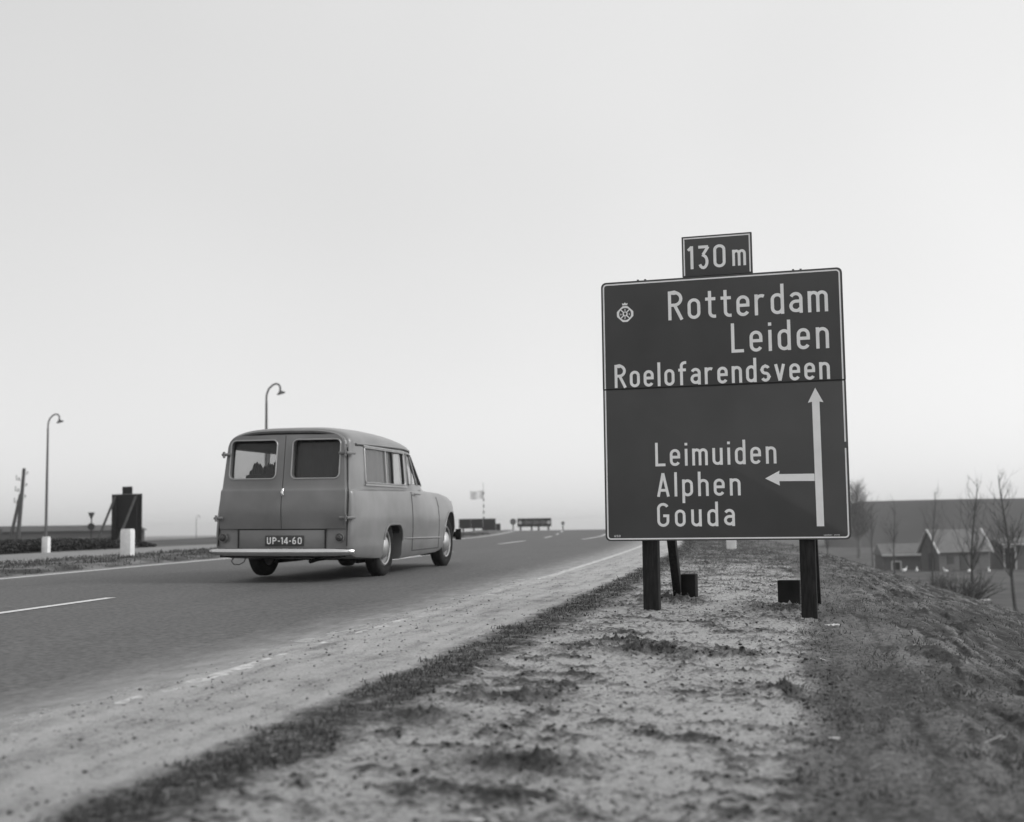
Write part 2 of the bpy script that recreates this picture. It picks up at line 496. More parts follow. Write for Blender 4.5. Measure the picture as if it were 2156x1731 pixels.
def fine(s, t):
    """roughness of the bare verge and bank, and how sandy it is (1) or earthy (0)"""
    s = np.asarray(s, float); t = np.asarray(t, float)
    far = sstep(9, 22, s)
    # sandy shoulder between edge line and grass
    rag = 0.16 * fbm(s * 0.9, t * 0.3, 3, 5) + 0.13 * fbm(s * 4, t * 8, 5, 6, .65)
    sh = -0.012 + 0.019 * sstep(-0.50, 0.10, t + rag) + 0.010 * fbm(s * 9, t * 12, 6, 8, .7) - 0.009 * sstep(10, 18, s) * (1 - sstep(0.1, 0.5, t))
    csh = 0.76 + 0.34 * fbm(s * 3.5, t * 6, 6, 9, .65) + 0.26 * fbm(s * 0.7, t * 9, 3, 10)
    # clods in the middle
    n1 = fbm(s * 2.1, t * 1.8, 6, 21, 0.62)
    n2 = fbm(s * 7.5, t * 5.5, 5, 22, 0.62)
    n3 = fbm(s * 24, t * 22, 3, 23, 0.6)
    n4 = fbm(s * 60, t * 52, 2, 24, 0.6)
    cl = sstep(-0.07, 0.34, 0.42 * n1 + 0.50 * n2 + 0.40 * n3 + 0.10 * far)
    bump = 0.008 * n1 + cl * (0.005 + 0.006 * n2 + 0.013 * n3 + 0.010 * n4) + 0.003 * n2 + 0.006 * n3 + 0.006 * n4
    # the big heap of turned earth in front of the sign, and a few smaller ones
    for cs, ct, a, rs, rt_ in ((6.15, 1.75, .055, .16, .30), (6.55, 1.55, .03, .12, .22), (6.25, 2.17, .035, .10, .12), (5.2, 2.38, .04, .10, .09), (4.6, 1.4, .03, .16, .2), (9.45, 1.5, .05, .35, .25), (9.0, 2.35, .05, .35, .3), (3.5, 1.7, .035, .15, .2), (4.1, 1.15, .03, .2, .2)):
        g = np.exp(-((s - cs) / rs) ** 2 - ((t - ct) / rt_) ** 2)
        bump = bump + g * (a * 0.8 * (0.6 + 1.1 * n3 + 0.7 * n2 + 0.7 * n4)); cl = np.maximum(cl, g * 1.2 * (0.75 + 0.6 * n3 + 0.5 * n4))
    ce = 0.80 - 0.72 * cl - 0.24 * far + 0.30 * n3 + 0.16 * n2 + 0.25 * n4 + 0.12 * fbm(s * 0.8, t * 0.8, 2, 31)
    # grassy side and bank
    st_ = fbm(s * 0.8 + 0.4 * n1, t * 4.2, 5, 41, 0.55); st2 = fbm(s * 2.6, t * 11, 4, 42, 0.6)
    rid = np.abs(st_)
    bk = 0.35 + 0.65 * sstep(2.7, 3.6, t)
    bb = bk * (0.10 * (np.minimum(rid, 0.28) - 0.16) + 0.018 * st2) + 0.009 * n3 + 0.012 * n1
    dk = sstep(.08, .30, fbm(s * 1.5, t * 5.5, 4, 45, .6)) * sstep(2.65, 3.2, t)
    bb = bb + dk * (0.012 + 0.022 * n3 + 0.012 * n4)
    cb = 0.33 - 0.32 * dk + bk * (0.85 * (np.minimum(rid, .30) - 0.17) + 0.22 * st2) + 0.15 * n3 + 0.15 * fbm(s * .6, t * .6, 2, 44) - 0.08 * sstep(2.9, 4, t) * (1 - sstep(7, 11, t))
    cb = cb + 0.10 * sstep(9, 16, t)
    w1 = sstep(0.70, 0.86, t + 0.10 * fbm(s * 3, t * 3, 5, 51, .65)); w2 = sstep(1.02, 1.18, t + 0.14 * fbm(s * 3, t * 3, 5, 52, .65))
    w3 = sstep(2.40, 2.56, t + 0.10 * fbm(s * 2, t, 3, 53))
    hg = 0.007 + 0.014 * n2; cg = 0.26 + 0.45 * n3 + 0.30 * n2 + 0.3 * n4
    h = sh * (1 - w1) + hg * w1 * (1 - w2) + bump * w2 * (1 - w3) + bb * w3
    c = csh * (1 - w1) + cg * w1 * (1 - w2) + ce * w2 * (1 - w3) + cb * w3
    amp = np.interp(s, [0, 30, 60], [1, 1, 0.7])
    return h * amp, np.clip(c, 0, 1)

def ground_z(x, y):
    s, t = to_st(np.asarray(x, float), np.asarray(y, float))
    z = surf(s, t)
    if np.ndim(z) == 0: z = float(z)
    return z
def fine_z(x, y):
    s, t = to_st(np.asarray(x, float), np.asarray(y, float))
    return float(surf(s, t) + fine(s, t)[0])

# ------------------------------------------------------------------ ground, roads, verge
def knots(*seg):
    o = [seg[0][0]]
    for a, b, n in seg: o += list(np.linspace(a, b, n + 1)[1:])
    return np.array(o)
gs = knots((-40, -2, 12), (-2, 140, 142), (140, 260, 30), (260, 600, 17), (600, 1600, 12))
gt = knots((-900, -120, 12), (-120, -40, 16), (-40, -15, 25), (-15, 18, 66), (18, 60, 30), (60, 150, 14), (150, 900, 12))
S_, T_ = np.meshgrid(gs, gt, indexing='ij')
X_, Y_ = world_xy(S_, T_)
Z_ = surf(S_, T_)
Z_ = Z_ - 0.10 * ((T_ > -14.4) & (T_ < 0.6) & (S_ > -14) & (S_ < 150)) - 0.16 * ((T_ >= 0.55) & (T_ < 16.5) & (S_ > 1.2) & (S_ < 66))
Z_ = np.where(S_ > 260, np.minimum(Z_, FIELD + 0.3), Z_)
grid_mesh('ground', np.stack([X_, Y_, Z_], -1), MT['field'], kind='structure')

def strip(name, t0, t1, s0, s1, dz, mat, parent=None, nt_=8, ns=200, taper=0.0, **kw):
    S_, T_ = np.meshgrid(np.linspace(s0, s1, ns), np.linspace(t0, t1, nt_), indexing='ij')
    X_, Y_ = world_xy(S_, T_)
    dust = 0.5 * np.maximum(sstep(-1.0, 0.05, T_), 0.7 * (1 - sstep(-2 * LANE - .2, -2 * LANE + .5, T_)))
    return grid_mesh(name, np.stack([X_, Y_, zr(S_) + dz], -1), mat, parent, attrs={'along': S_, 'across': T_, 'dust': dust} if name == 'road' else None, **kw)
road = strip('road', -2 * LANE - 0.35, 0.35, -14, 145, 0.0, MT['asphalt'], nt_=24, ns=320, kind='structure')
side = strip('side_road', -14.2, -9.62, -14, 145, -0.012, MT['side_asphalt'], nt_=10, ns=240, kind='structure')
# painted lines, each one a part of its road
strip('edge_line', -2 * LANE - 0.06, -2 * LANE + 0.06, -10, 140, 0.004, MT['paint'], road, 2, 260)
strip('edge_line', -0.045, 0.045, -10, 140, 0.004, MT['old_paint'], road, 2, 260)
strip('edge_line', -9.80, -9.70, -10, 140, -0.008, MT['paint'], side, 2, 260)
for s0, s1 in ((-2.0, 2.2), (4.2, 9.43), (16.3, 21.5), (28.5, 33.7), (40.7, 45.9), (53.5, 57.5), (64, 69)):
    strip('lane_dash', -LANE - 0.3 - 0.05 if s0 > 25 else -LANE - 0.05, -LANE - 0.3 + 0.06 if s0 > 25 else -LANE + 0.05, s0, s1, 0.004, MT['paint'], road, 2, 30)
S_, T_ = np.meshgrid(np.linspace(34.9, 52.0, 30), np.array([-.05, .05]), indexing='ij')
T_ = T_ - 2.02 + (S_ - 34.9) * .036                  # the extra lane opening towards the junction
X_, Y_ = world_xy(S_, T_)
grid_mesh('lane_dash', np.stack([X_, Y_, zr(S_) + .004], -1), MT['paint'], road)

# verge and bank: fine relief near the camera, coarser with distance
vs = [0.6]
while vs[-1] < 68: vs.append(vs[-1] + max(0.009, vs[-1] * 0.0037))
vs = np.array(vs)
vt = np.concatenate([np.arange(-0.55, 3.6, 0.0145), np.geomspace(3.62, 19.5, 150)])
S_, T_ = np.meshgrid(vs, vt, indexing='ij')
H_, C_ = fine(S_, T_)
X_, Y_ = world_xy(S_, T_)
Zv = surf(S_, T_) + H_
Zv = Zv - 0.12 * sstep(64, 67.5, S_) - 0.08 * sstep(18.6, 19.5, T_)
grid_mesh('verge', np.stack([X_, Y_, Zv], -1), MT['verge'], attrs={'cover': C_}, smooth=True, kind='structure')

# ------------------------------------------------------------------ grass
def blades(name, s, t, h, w, mat, tone, lean=0.5, base=None, label=None, cat=None, kind='stuff', zfun=None, parent=None):
    n = len(s)
    x, y = world_xy(s, t)
    z = (surf(s, t) + fine(s, t)[0]) if zfun is None else zfun(s, t)
    B = np.stack([x, y, z - 0.006], 1)
    a = RNG.uniform(0, 2 * np.pi, n)
    wd = np.stack([np.cos(a), np.sin(a), np.zeros(n)], 1) * (w / 2)[:, None]
    a2 = RNG.uniform(0, 2 * np.pi, n); l = RNG.uniform(0.1, 1, n) * lean
    ld = np.stack([np.cos(a2) * l, np.sin(a2) * l, np.zeros(n)], 1) * h[:, None]
    upv = np.array([0, 0, 1.])
    mid = B + ld * 0.35 + upv * (h * 0.6)[:, None]
    tip = B + ld + upv * (h * np.sqrt(np.clip(1 - 0.4 * l * l, 0.2, 1)))[:, None]
    V = np.stack([B - wd, B + wd, mid + wd * 0.8, mid - wd * 0.8, tip], 1).reshape(-1, 3)
    o = np.arange(n) * 5
    L = np.stack([o, o + 1, o + 2, o + 3, o + 3, o + 2, o + 4], 1).ravel()
    st_ = np.stack([np.arange(n) * 7, np.arange(n) * 7 + 4], 1).ravel()
    ob = fast_mesh(name, V, L, st_, mat, parent, {'tone': np.repeat(tone, 5)})
    return tag(ob, label, cat, None, kind)

def scatter(n, s0, s1, t0, t1, power=1.6):
    u = RNG.random(n); s = s0 * (s1 / s0) ** (u ** (1 / power) if power > 1 else u)
    return s, RNG.uniform(t0, t1, n)

# dark strip of turf along the shoulder
s, t = scatter(62000, 1.6, 45, 0.66, 1.22, 1.0)
lo = 0.81 + 0.20 * fbm(s * 1.8, s * 0, 4, 61) + 0.10 * fbm(s * 9, t * 4, 3, 62); hi = 1.05 + 0.22 * fbm(s * 1.6, s * 0, 4, 63) + 0.12 * fbm(s * 8, t * 4, 3, 64)
k = (t > lo) & (t < hi) & (fbm(s * 5, t * 7, 4, 66, .6) + .5 * fbm(s * 1.1, t * 0, 2, 67) > RNG.uniform(-.36, .06, len(s)))
s, t = s[k], t[k]
big = 1 + 0.5 * fbm(s * 2.2, t * 2.2, 3, 65)
blades('turf_strip', s, t, RNG.uniform(0.006, 0.030, len(s)) * big * (1 + .8 * (RNG.random(len(s)) > .96)), RNG.uniform(0.0022, 0.0045, len(s)) * (1 + s * 0.06), MT['blade'], np.clip(RNG.normal(0.15, 0.15, len(s)) + .6 * (RNG.random(len(s)) > .93), 0, 1), 1.5,
       label='dark strip of short turf between sandy shoulder and bare verge', cat='grass')
# rough grass on the bank
s, t = scatter(260000, 1.3, 60, 2.35, 8, 1.0)
t = 2.35 + (t - 2.35) * np.clip(s / 9, 0.35, 2.6)
m = fbm(s * .8 + .4 * fbm(s * 2.1, t * 1.8, 6, 21, .62), t * 4.2, 5, 41, 0.55)
k = (np.abs(m) > RNG.uniform(0.0, 0.2, len(s)) * sstep(2.6, 3.4, t)) & (fbm(s * 1.5, t * 5.5, 4, 45, .6) < RNG.uniform(.05, .35, len(s))) & (fbm(s * .8, t * 1.6, 3, 47) > RNG.uniform(-.5, .15, len(s))) & (t < 18) & (t > 2.43 + 0.10 * fbm(s * 2, t, 3, 53))
s, t = s[k], t[k]
blades('bank_grass', s, t, RNG.uniform(0.006, 0.024, len(s)) * (1 + 0.035 * s) * (0.7 + 1.3 * sstep(.05, .4, fbm(s * 4, t * 4, 3, 48))), RNG.uniform(0.0018, 0.0042, len(s)) * (1 + s * 0.09), MT['blade'], np.clip(RNG.normal(0.58, 0.26, len(s)), 0, 1), 2.4,
       label='rough short grass on the bank falling away to the right', cat='grass')
# thin tufts on the verge, thicker behind the sign
s, t = scatter(46000, 1.6, 62, 1.1, 2.5, 1.0)
k = RNG.random(len(s)) < np.clip(0.30 + 0.7 * sstep(8, 20, s), 0, 1) * sstep(-0.05, 0.30, fbm(s * 3, t * 3, 4, 71))
s, t = s[k], t[k]
blades('verge_tufts', s, t, RNG.uniform(0.005, 0.016, len(s)) * (1 + 1.6 * sstep(6, 16, s)), RNG.uniform(0.0018, 0.004, len(s)) * (1 + s * 0.06), MT['blade'], np.clip(RNG.normal(0.5, 0.22, len(s)), 0, 1), 1.2,
       label='thin tufts of grass on the bare verge around the sign', cat='grass')
# median between the carriageways
def medz(s, t):
    e = sstep(-9.62, -9.2, t) * (1 - sstep(-7.35, -6.95, t))
    return zr(s) - 0.02 + e * (0.075 + 0.03 * fbm(s * 2, t * 2, 3, 81))
ms = np.concatenate([np.arange(-12, 60, 0.12), np.arange(60, 145, 0.6)]); mt_ = np.linspace(-9.68, -6.9, 60)
S_, T_ = np.meshgrid(ms, mt_, indexing='ij'); X_, Y_ = world_xy(S_, T_)
grid_mesh('median', np.stack([X_, Y_, medz(S_, T_)], -1), MT['verge'], attrs={'cover': np.clip(0.30 + 0.5 * fbm(S_ * 1.5, T_ * 3, 4, 82), 0, 1)}, kind='structure')
s = RNG.uniform(9, 60, 42000); t = RNG.uniform(-9.55, -7.05, 42000)
k = fbm(s * 1.2, t * 2.5, 3, 83) > RNG.uniform(-0.3, 0.25, len(s)); s, t = s[k], t[k]
blades('median_grass', s, t, RNG.uniform(0.02, 0.07, len(s)), RNG.uniform(0.008, 0.014, len(s)), MT['blade'], np.clip(RNG.normal(0.3, 0.2, len(s)), 0, 1), 1.0, zfun=medz,
       label='short grass on the median between the two roads', cat='grass')
# straws and dead stems lying about
s, t = scatter(150, 1.8, 14, 0.9, 5.5, 1.0)
x, y = world_xy(s, t); z = surf(s, t) + fine(s, t)[0]
V = []; L = []; St = []; tn = []
for i in range(len(s)):
    a = random.uniform(0, math.pi); ln = random.uniform(0.02, 0.09); w = random.uniform(0.0008, 0.0018)
    d = Vector((math.cos(a), math.sin(a), random.uniform(-0.05, 0.25))) * ln; q = Vector((-math.sin(a), math.cos(a), 0)) * w
    p = Vector((x[i], y[i], z[i] + 0.008)); b = len(V); e = p + d + Vector((0, 0, 0.006))
    V += [p - q, p + q, e + q, e - q, p + Vector((0, 0, w * 1.6)), e + Vector((0, 0, w * 1.6))]
    for f in ((0, 1, 2, 3), (0, 4, 5, 3), (1, 2, 5, 4)):
        St.append(len(L)); L += [b + j for j in f]
    tn += [random.random()] * 6
ob = fast_mesh('straw', np.array([tuple(v) for v in V]), L, St, MT['straw'], None, {'tone': tn})
tag(ob, 'pale straws and dead stems scattered over the verge', 'straw', None, 'stuff')
# crumbs of soil and gravel
ico = bmesh.new(); bmesh.ops.create_icosphere(ico, subdivisions=1, radius=1.0)
iv = np.array([v.co[:] for v in ico.verts]); iF = np.array([[v.index for v in f.verts] for f in ico.faces]); ico.free()
def crumbs(name, s, t, r, mat, cover, label, cat):
    n = len(s); x, y = world_xy(s, t); z = surf(s, t) + fine(s, t)[0]
    sc = np.stack([RNG.uniform(.7, 1.3, n), RNG.uniform(.7, 1.3, n), RNG.uniform(.45, .9, n)], 1) * r[:, None]
    P = iv[None] * (1 + RNG.uniform(-.28, .28, (n, len(iv), 1)))
    a = RNG.uniform(0, 6.28, n); ca, sa = np.cos(a)[:, None], np.sin(a)[:, None]
    P = P * sc[:, None, :]
    P = np.stack([P[..., 0] * ca - P[..., 1] * sa, P[..., 0] * sa + P[..., 1] * ca, P[..., 2]], -1) + np.stack([x, y, z + r * 0.2], 1)[:, None, :]
    Fi = (iF[None] + (np.arange(n) * len(iv))[:, None, None]).reshape(-1)
    o = fast_mesh(name, P.reshape(-1, 3), Fi, np.arange(n * len(iF)) * 3, mat, None, {'cover': np.repeat(cover, len(iv))})
    return tag(o, label, cat, None, 'stuff')
s, t = scatter(15000, 1.6, 22, 1.08, 2.6, 1.0)
# crumbs gather on the heaps
hs = np.concatenate([RNG.normal(c, r, q) for c, r, q in ((6.15, .13, 420), (6.5, .1, 160), (6.25, .07, 120), (5.2, .07, 90), (9.4, .3, 300), (9.0, .3, 300), (3.5, .12, 120))])
ht = np.concatenate([RNG.normal(c, r, q) for c, r, q in ((1.75, .22, 420), (1.55, .16, 160), (2.17, .08, 120), (2.38, .07, 90), (1.5, .2, 300), (2.35, .2, 300), (1.7, .15, 120))])
s = np.concatenate([s, hs]); t = np.concatenate([t, ht])
crumbs('soil_crumbs', s, t, 0.0016 + 0.0085 * RNG.random(len(s)) ** 3.2, MT['verge'], np.clip(fine(s, t)[1] + RNG.normal(-0.16, 0.16, len(s)), 0, 1), 'crumbs and clods of turned soil on the sandy verge', 'soil')
s, t = scatter(7000, 1.8, 24, -0.35, 0.85, 1.0)
crumbs('shoulder_gravel', s, t, 0.0012 + 0.007 * RNG.random(len(s)) ** 4, MT['verge'], np.clip(fine(s, t)[1] + RNG.normal(-0.12, 0.2, len(s)), 0, 1), 'grit and small stones along the sandy shoulder', 'gravel')

# ------------------------------------------------------------------ lettering drawn as strokes
def arc(cx, cy, rx, ry, a0, a1, n=10):
    return [(cx + rx * math.cos(math.radians(a0 + (a1 - a0) * k / n)), cy + ry * math.sin(math.radians(a0 + (a1 - a0) * k / n))) for k in range(n + 1)]
XH = 0.71
def glyph(ch, sw):
    """strokes (centre lines) and advance width, cap height = 1"""
    h = sw / 2; X = XH - h
    def stadium(w, y0, y1):
        r = (w - sw) / 2; cx = w / 2
        return arc(cx, y1 - h - r, r, r, 0, 180) + arc(cx, y0 + h + r, r, r, 180, 360) + [(w - h, y1 - h - r)]
    def arch(x0, x1, top, foot, start):
        r = (x1 - x0) / 2; return [(x0, start)] + arc((x0 + x1) / 2, top - r, r, r, 180, 0) + [(x1, foot)]
    if ch == 'o': return [stadium(.43, 0, XH)], .43
    if ch == 'e':
        w = .43; r = (w - sw) / 2; c = w / 2
        return [[(h, .37), (w - h, .37)], [(w - h, .37 - h)] + arc(c, X - r, r, r, 0, 180) + arc(c, h + r, r, r, 180, 335)], w
    if ch == 'a':
        w = .43; r = (w - sw) / 2; c = w / 2; q = .185 - h / 2
        return [[(w - h, 0)] + arc(c, X - r, r, r, 0, 155), [(w - h, .40)] + arc(h + q, .40 - q, q, q, 90, 270) + [(w - h - .1, .40 - 2 * q), (w - h, .40 - 2 * q + .09)]], w
    if ch == 'd': return [stadium(.43, 0, XH), [(.43 - h, 0), (.43 - h, 1.02)]], .43
    if ch == 'p': return [stadium(.43, 0, XH), [(h, -.28), (h, XH)]], .43
    if ch == 'h': return [[(h, 0), (h, 1.02)], arch(h, .42 - h, X, 0, .45)], .42
    if ch == 'n': return [[(h, 0), (h, XH)], arch(h, .42 - h, X, 0, .45)], .42
    if ch == 'u': return [[(.42 - h, 0), (.42 - h, XH)], [(h, XH)] + arc(.21, h + .21 - h, .21 - h, .21 - h, 180, 360) + [(.42 - h, .3)]], .42
    if ch == 'm':
        w = .64; c = w / 2
        return [[(h, 0), (h, XH)], arch(h, c, X, 0, .5), arch(c, w - h, X, 0, .5)], w
    if ch == 'r': return [[(h, 0), (h, XH)], [(h, .42)] + arc(h + .17, X - .17, .17, .17, 180, 60)], .36
    if ch == 't': return [[(.15, .93)] + [(.15, .2)] + arc(.15 + .14, h + .14, .14, .14, 180, 270) + [(.35, h)], [(0, X), (.34, X)]], .35
    if ch == 'f': return [[(.13, 0), (.13, .8)] + arc(.13 + .15, .82, .15, 1 - h - .82 + .02, 180, 90) + [(.34, 1 - h + .02)], [(0, X), (.32, X)]], .34
    if ch == 'l': return [[(h, 0), (h, 1.02)]], sw
    if ch == 'i': return [[(h, 0), (h, XH)], [(h, .85), (h, .96)]], sw
    if ch == 's':
        w = .39; r = (XH - sw) / 4; c = w / 2; rx = c - h
        return [arc(c, X - r, rx, r, 25, 90) + arc(c, X - r, rx, r, 90, 180) + arc(c, X - r, rx, r, 180, 262, 8) + arc(c, h + r, rx, r, 82, 0, 8) + arc(c, h + r, rx, r, 0, -155)], w
    if ch == 'v': return [[(h, XH), (.22, .02)], [(.22, .02), (.44 - h, XH)]], .44
    if ch == 'L': return [[(h, 1), (h, 0)], [(0, h), (.42, h)]], .42
    if ch in 'RP':
        w = .49; r = .215
        st = [[(h, 0), (h, 1)], [(h, 1 - h), (w - h - r, 1 - h)] + arc(w - h - r, 1 - h - r, r, r, 90, -90) + [(h, 1 - h - 2 * r)]]
        if ch == 'R': st.append([(.22, 1 - h - 2 * r), (w - .03, 0)])
        return st, w
    if ch == 'A': return [[(h * .9, 0), (.25, .99)], [(.25, .99), (.5 - h * .9, 0)], [(.11, .27), (.39, .27)]], .5
    if ch == 'G':
        w = .49; r = (w - sw) / 2; c = w / 2
        return [arc(c, 1 - h - r, r, r, 25, 180) + arc(c, h + r, r, r, 180, 360) + [(w - h, .46)], [(w - h + h, .46), (c, .46)]], w
    if ch == '1': return [[(.16, 0), (.16, 1)], [(.16, .97), (0.02, .82)]], .22
    if ch == '3': return [[(.03, 1 - h), (.40, 1 - h)], [(.40, 1 - h), (.20, .60)], [(.17, .60)] + arc(.205, .315 - .02, .205 - h + .0, .265, 75, -155)], .42
    if ch == '0': return [stadium(.47, 0, 1)], .47
    if ch == 'U': return [[(h, 1)] + arc(.235, h + .235 - h, .235 - h, .235 - h, 180, 360) + [(.47 - h, 1)]], .47
    if ch == '4': return [[(.30, 0), (.30, 1)], [(.30, .97), (.03, .30)], [(0, .27), (.42, .27)]], .43
    if ch == '6': return [stadium(.45, 0, .62), [(h, .3)] + [(h, .55)] + [(.12, .75), (.30, .99)]], .45
    if ch == '5': return [[(.40, 1 - h), (.06, 1 - h)], [(.07, 1), (.05, .52)], [(.05, .55)] + arc(.205, .30, .19, .25, 120, -155)], .43
    if ch == '-': return [[(0, .45), (.2, .45)]], .2
    return [], .3

def stroke_mesh(V, Fc, pts, sw, sx, cap, x0, z0, y):
    n = len(pts)
    P = [Vector((p[0] * cap * sx + x0, p[1] * cap + z0)) for p in pts]
    b = len(V)
    for i in range(n):
        a, c = P[max(i - 1, 0)], P[min(i + 1, n - 1)]
        t = (c - a)
        if t.length < 1e-9: t = Vector((1, 0))
        t.normalize(); nn = Vector((-t.y, t.x))
        k = 1.0
        if 0 < i < n - 1:
            d1 = (P[i] - a).normalized(); d2 = (c - P[i]).normalized()
            k = 1.0 / max(0.6, math.sqrt(max(0.01, (1 + d1.dot(d2)) / 2)))
        q = nn * (sw * cap / 2 * k)
        V.append((P[i].x + q.x, y, P[i].y + q.y)); V.append((P[i].x - q.x, y, P[i].y - q.y))
    for i in range(n - 1):
        Fc.append((b + 2 * i, b + 2 * i + 1, b + 2 * i + 3, b + 2 * i + 2))

def text(string, x0, x1, z0, cap, sw, gap, mat, parent, y=-0.0015, spaces=0.3, name='lettering', label=None):
    gl = [glyph(c, sw) for c in string]
    tot = sum(w for _, w in gl) + gap * (len(gl) - 1)
    sx = (x1 - x0) / cap / tot
    V = []; Fc = []; x = 0
    for (st, w) in gl:
        for j, pts in enumerate(st):
            stroke_mesh(V, Fc, [(p[0] + x, p[1]) for p in pts], sw, sx, cap, x0, z0, y - 0.00015 * j)
        x += w + gap
    return pydata(name, V, Fc, mat, parent, label=label)

# ------------------------------------------------------------------ the direction sign
SX, SY, SZ = 0.6307, 8.6, 0.6168
PSI = 0.2846
zb0 = ground_z(SX + 0.8 * math.cos(PSI), SY - 0.8 * math.sin(PSI))
sign = empty('direction_sign', (SX, SY, zb0), -PSI, 'large dark direction sign with white place names on two timber posts', 'sign')
sign.rotation_euler = (0, 0.0047, -PSI)
DZ = SZ - zb0
SW_, SH_ = 1.6457, 1.813
def sg(x, y, z): return (x, y, z + DZ)
def sign_world(x, y): return SX + x * math.cos(PSI) + y * math.sin(PSI), SY - x * math.sin(PSI) + y * math.cos(PSI)
def panel(name, outline, y0, y1, label=None):
    m = MB(); m.prism([(x, z + DZ) for x, z in outline], y0, y1)
    return m.build(name, MT['sign'], sign, bevel=0.004, label=label)
def corner(cx, cz, r, a0, n=6): return [(cx + r * math.cos(math.radians(a0 + 90 * k / n)), cz + r * math.sin(math.radians(a0 + 90 * k / n))) for k in range(n + 1)]
RC = 0.035
SEAM = 1.0545
up_panel = panel('upper_panel', [(0, SEAM + .0015), (SW_, SEAM + .0015)] + corner(SW_ - RC, SH_ - RC, RC, 0) + corner(RC, SH_ - RC, RC, 90), 0, 0.028)
lo_panel = panel('lower_panel', corner(RC, RC, RC, 180) + corner(SW_ - RC, RC, RC, 270) + [(SW_ - .001, SEAM - .0025), (.001, SEAM - .0025)], 0.0015, 0.028)
# white line round the edge
def flat_line(pts, w, y, parent, mat=None, name='border_line'):
    V = []; Fc = []
    stroke_mesh(V, Fc, pts, w, 1, 1, 0, DZ, y)
    return pydata(name, V, Fc, mat or MT['white'], parent)
e = 0.0185; bw_ = 0.0095; rb = 0.022
flat_line([(e, SEAM + .004)] + list(reversed(corner(e + rb, SH_ - e - rb, rb, 90))) + list(reversed(corner(SW_ - e - rb, SH_ - e - rb, rb, 0))) + [(SW_ - e, SEAM + .004)], bw_, -0.0012, up_panel)
flat_line([(e, SEAM - .006)] + corner(e + rb, e + rb - .004, rb, 180) + corner(SW_ - e - rb, e + rb - .004, rb, 270) + [(SW_ - e, .600)], bw_, 0.0003, lo_panel)
flat_line([(SW_ - e, .642), (SW_ - e, SEAM - .006)], bw_, 0.0003, lo_panel)
m = MB(); m.box(sg(SW_ / 2, .0006, SEAM - .0005), (SW_ - .004, .0036, .0085)); m.build('seam', MT['dark'], sign)  # added dark strip standing for the shade in the gap between the panels
# distance plate on top
PX0, PX1, PZ0, PZ1 = .577, 1.058, 1.8155, 2.099
dp = panel('distance_plate', [(PX0, PZ0), (PX1, PZ0), (PX1, PZ1), (PX0, PZ1)], 0.001, 0.024)
q = .016
flat_line([(PX0 + q, PZ0 + .008), (PX0 + q, PZ1 - q)], .0085, -0.0004, dp); flat_line([(PX1 - q, PZ0 + .008), (PX1 - q, PZ1 - q)], .0085, -0.0004, dp)
flat_line([(PX0 + q - .004, PZ1 - q), (PX1 - q + .004, PZ1 - q)], .0085, -0.0006, dp)
text('130', .617, .879, 1.867 + DZ, .161, .125, .16, MT['white'], dp, y=-0.0004)
text('m', .924, 1.0145, 1.870 + DZ, .158, .115, .1, MT['white'], dp, y=-0.0004)
# place names
text('Rotterdam', .4734, 1.5481, 1.5185 + DZ, .2025, .108, .165, MT['white'], up_panel)
text('Leiden', .9004, 1.5463, 1.2702 + DZ, .2025, .108, .20, MT['white'], up_panel)
text('Roelofarendsveen', .0867, 1.545, 1.0630 + DZ, .1625, .122, .165, MT['white'], up_panel)
text('Leimuiden', .3602, 1.1784, .5092 + DZ, .1628, .115, .19, MT['white'], lo_panel, y=0.0)
text('Alphen', .3671, .936, .3003 + DZ, .1628, .115, .19, MT['white'], lo_panel, y=0.0)
text('Gouda', .3643, .892, .0950 + DZ, .1628, .115, .22, MT['white'], lo_panel, y=0.0)
text('650', .063, .1073, .0275 + DZ, .0145, .17, .12, MT['white'], lo_panel, y=0.0, name='small_lettering')
text("Landoor", 1.470, 1.522, .0265 + DZ, .0085, .2, .12, MT['white'], lo_panel, y=0.0, name='small_lettering')
text("Hussum", 1.530, 1.571, .0265 + DZ, .0085, .2, .12, MT['white'], lo_panel, y=0.0, name='small_lettering')
# arrows
ar = [(1.4265, .0875), (1.4735, .0875), (1.4705, .915), (1.4962, .909), (1.4458, 1.0084), (1.3953, .909), (1.4218, .915)]
V = [(x, 0.0, z + DZ) for x, z in ar]
pydata('arrow', V, [(0, 1, 2, 6), (2, 3, 4), (2, 4, 6), (4, 5, 6)], MT['white'], lo_panel)
ah = [(1.4222, .387), (1.4222, .436), (1.192, .4375), (1.1962, .461), (1.0998, .4105), (1.1956, .3605), (1.192, .3905)]
V = [(x, 0.0002, z + DZ) for x, z in ah]
pydata('arrow', V, [(0, 1, 2, 6), (2, 3, 4), (2, 4, 6), (4, 5, 6)], MT['white'], lo_panel)
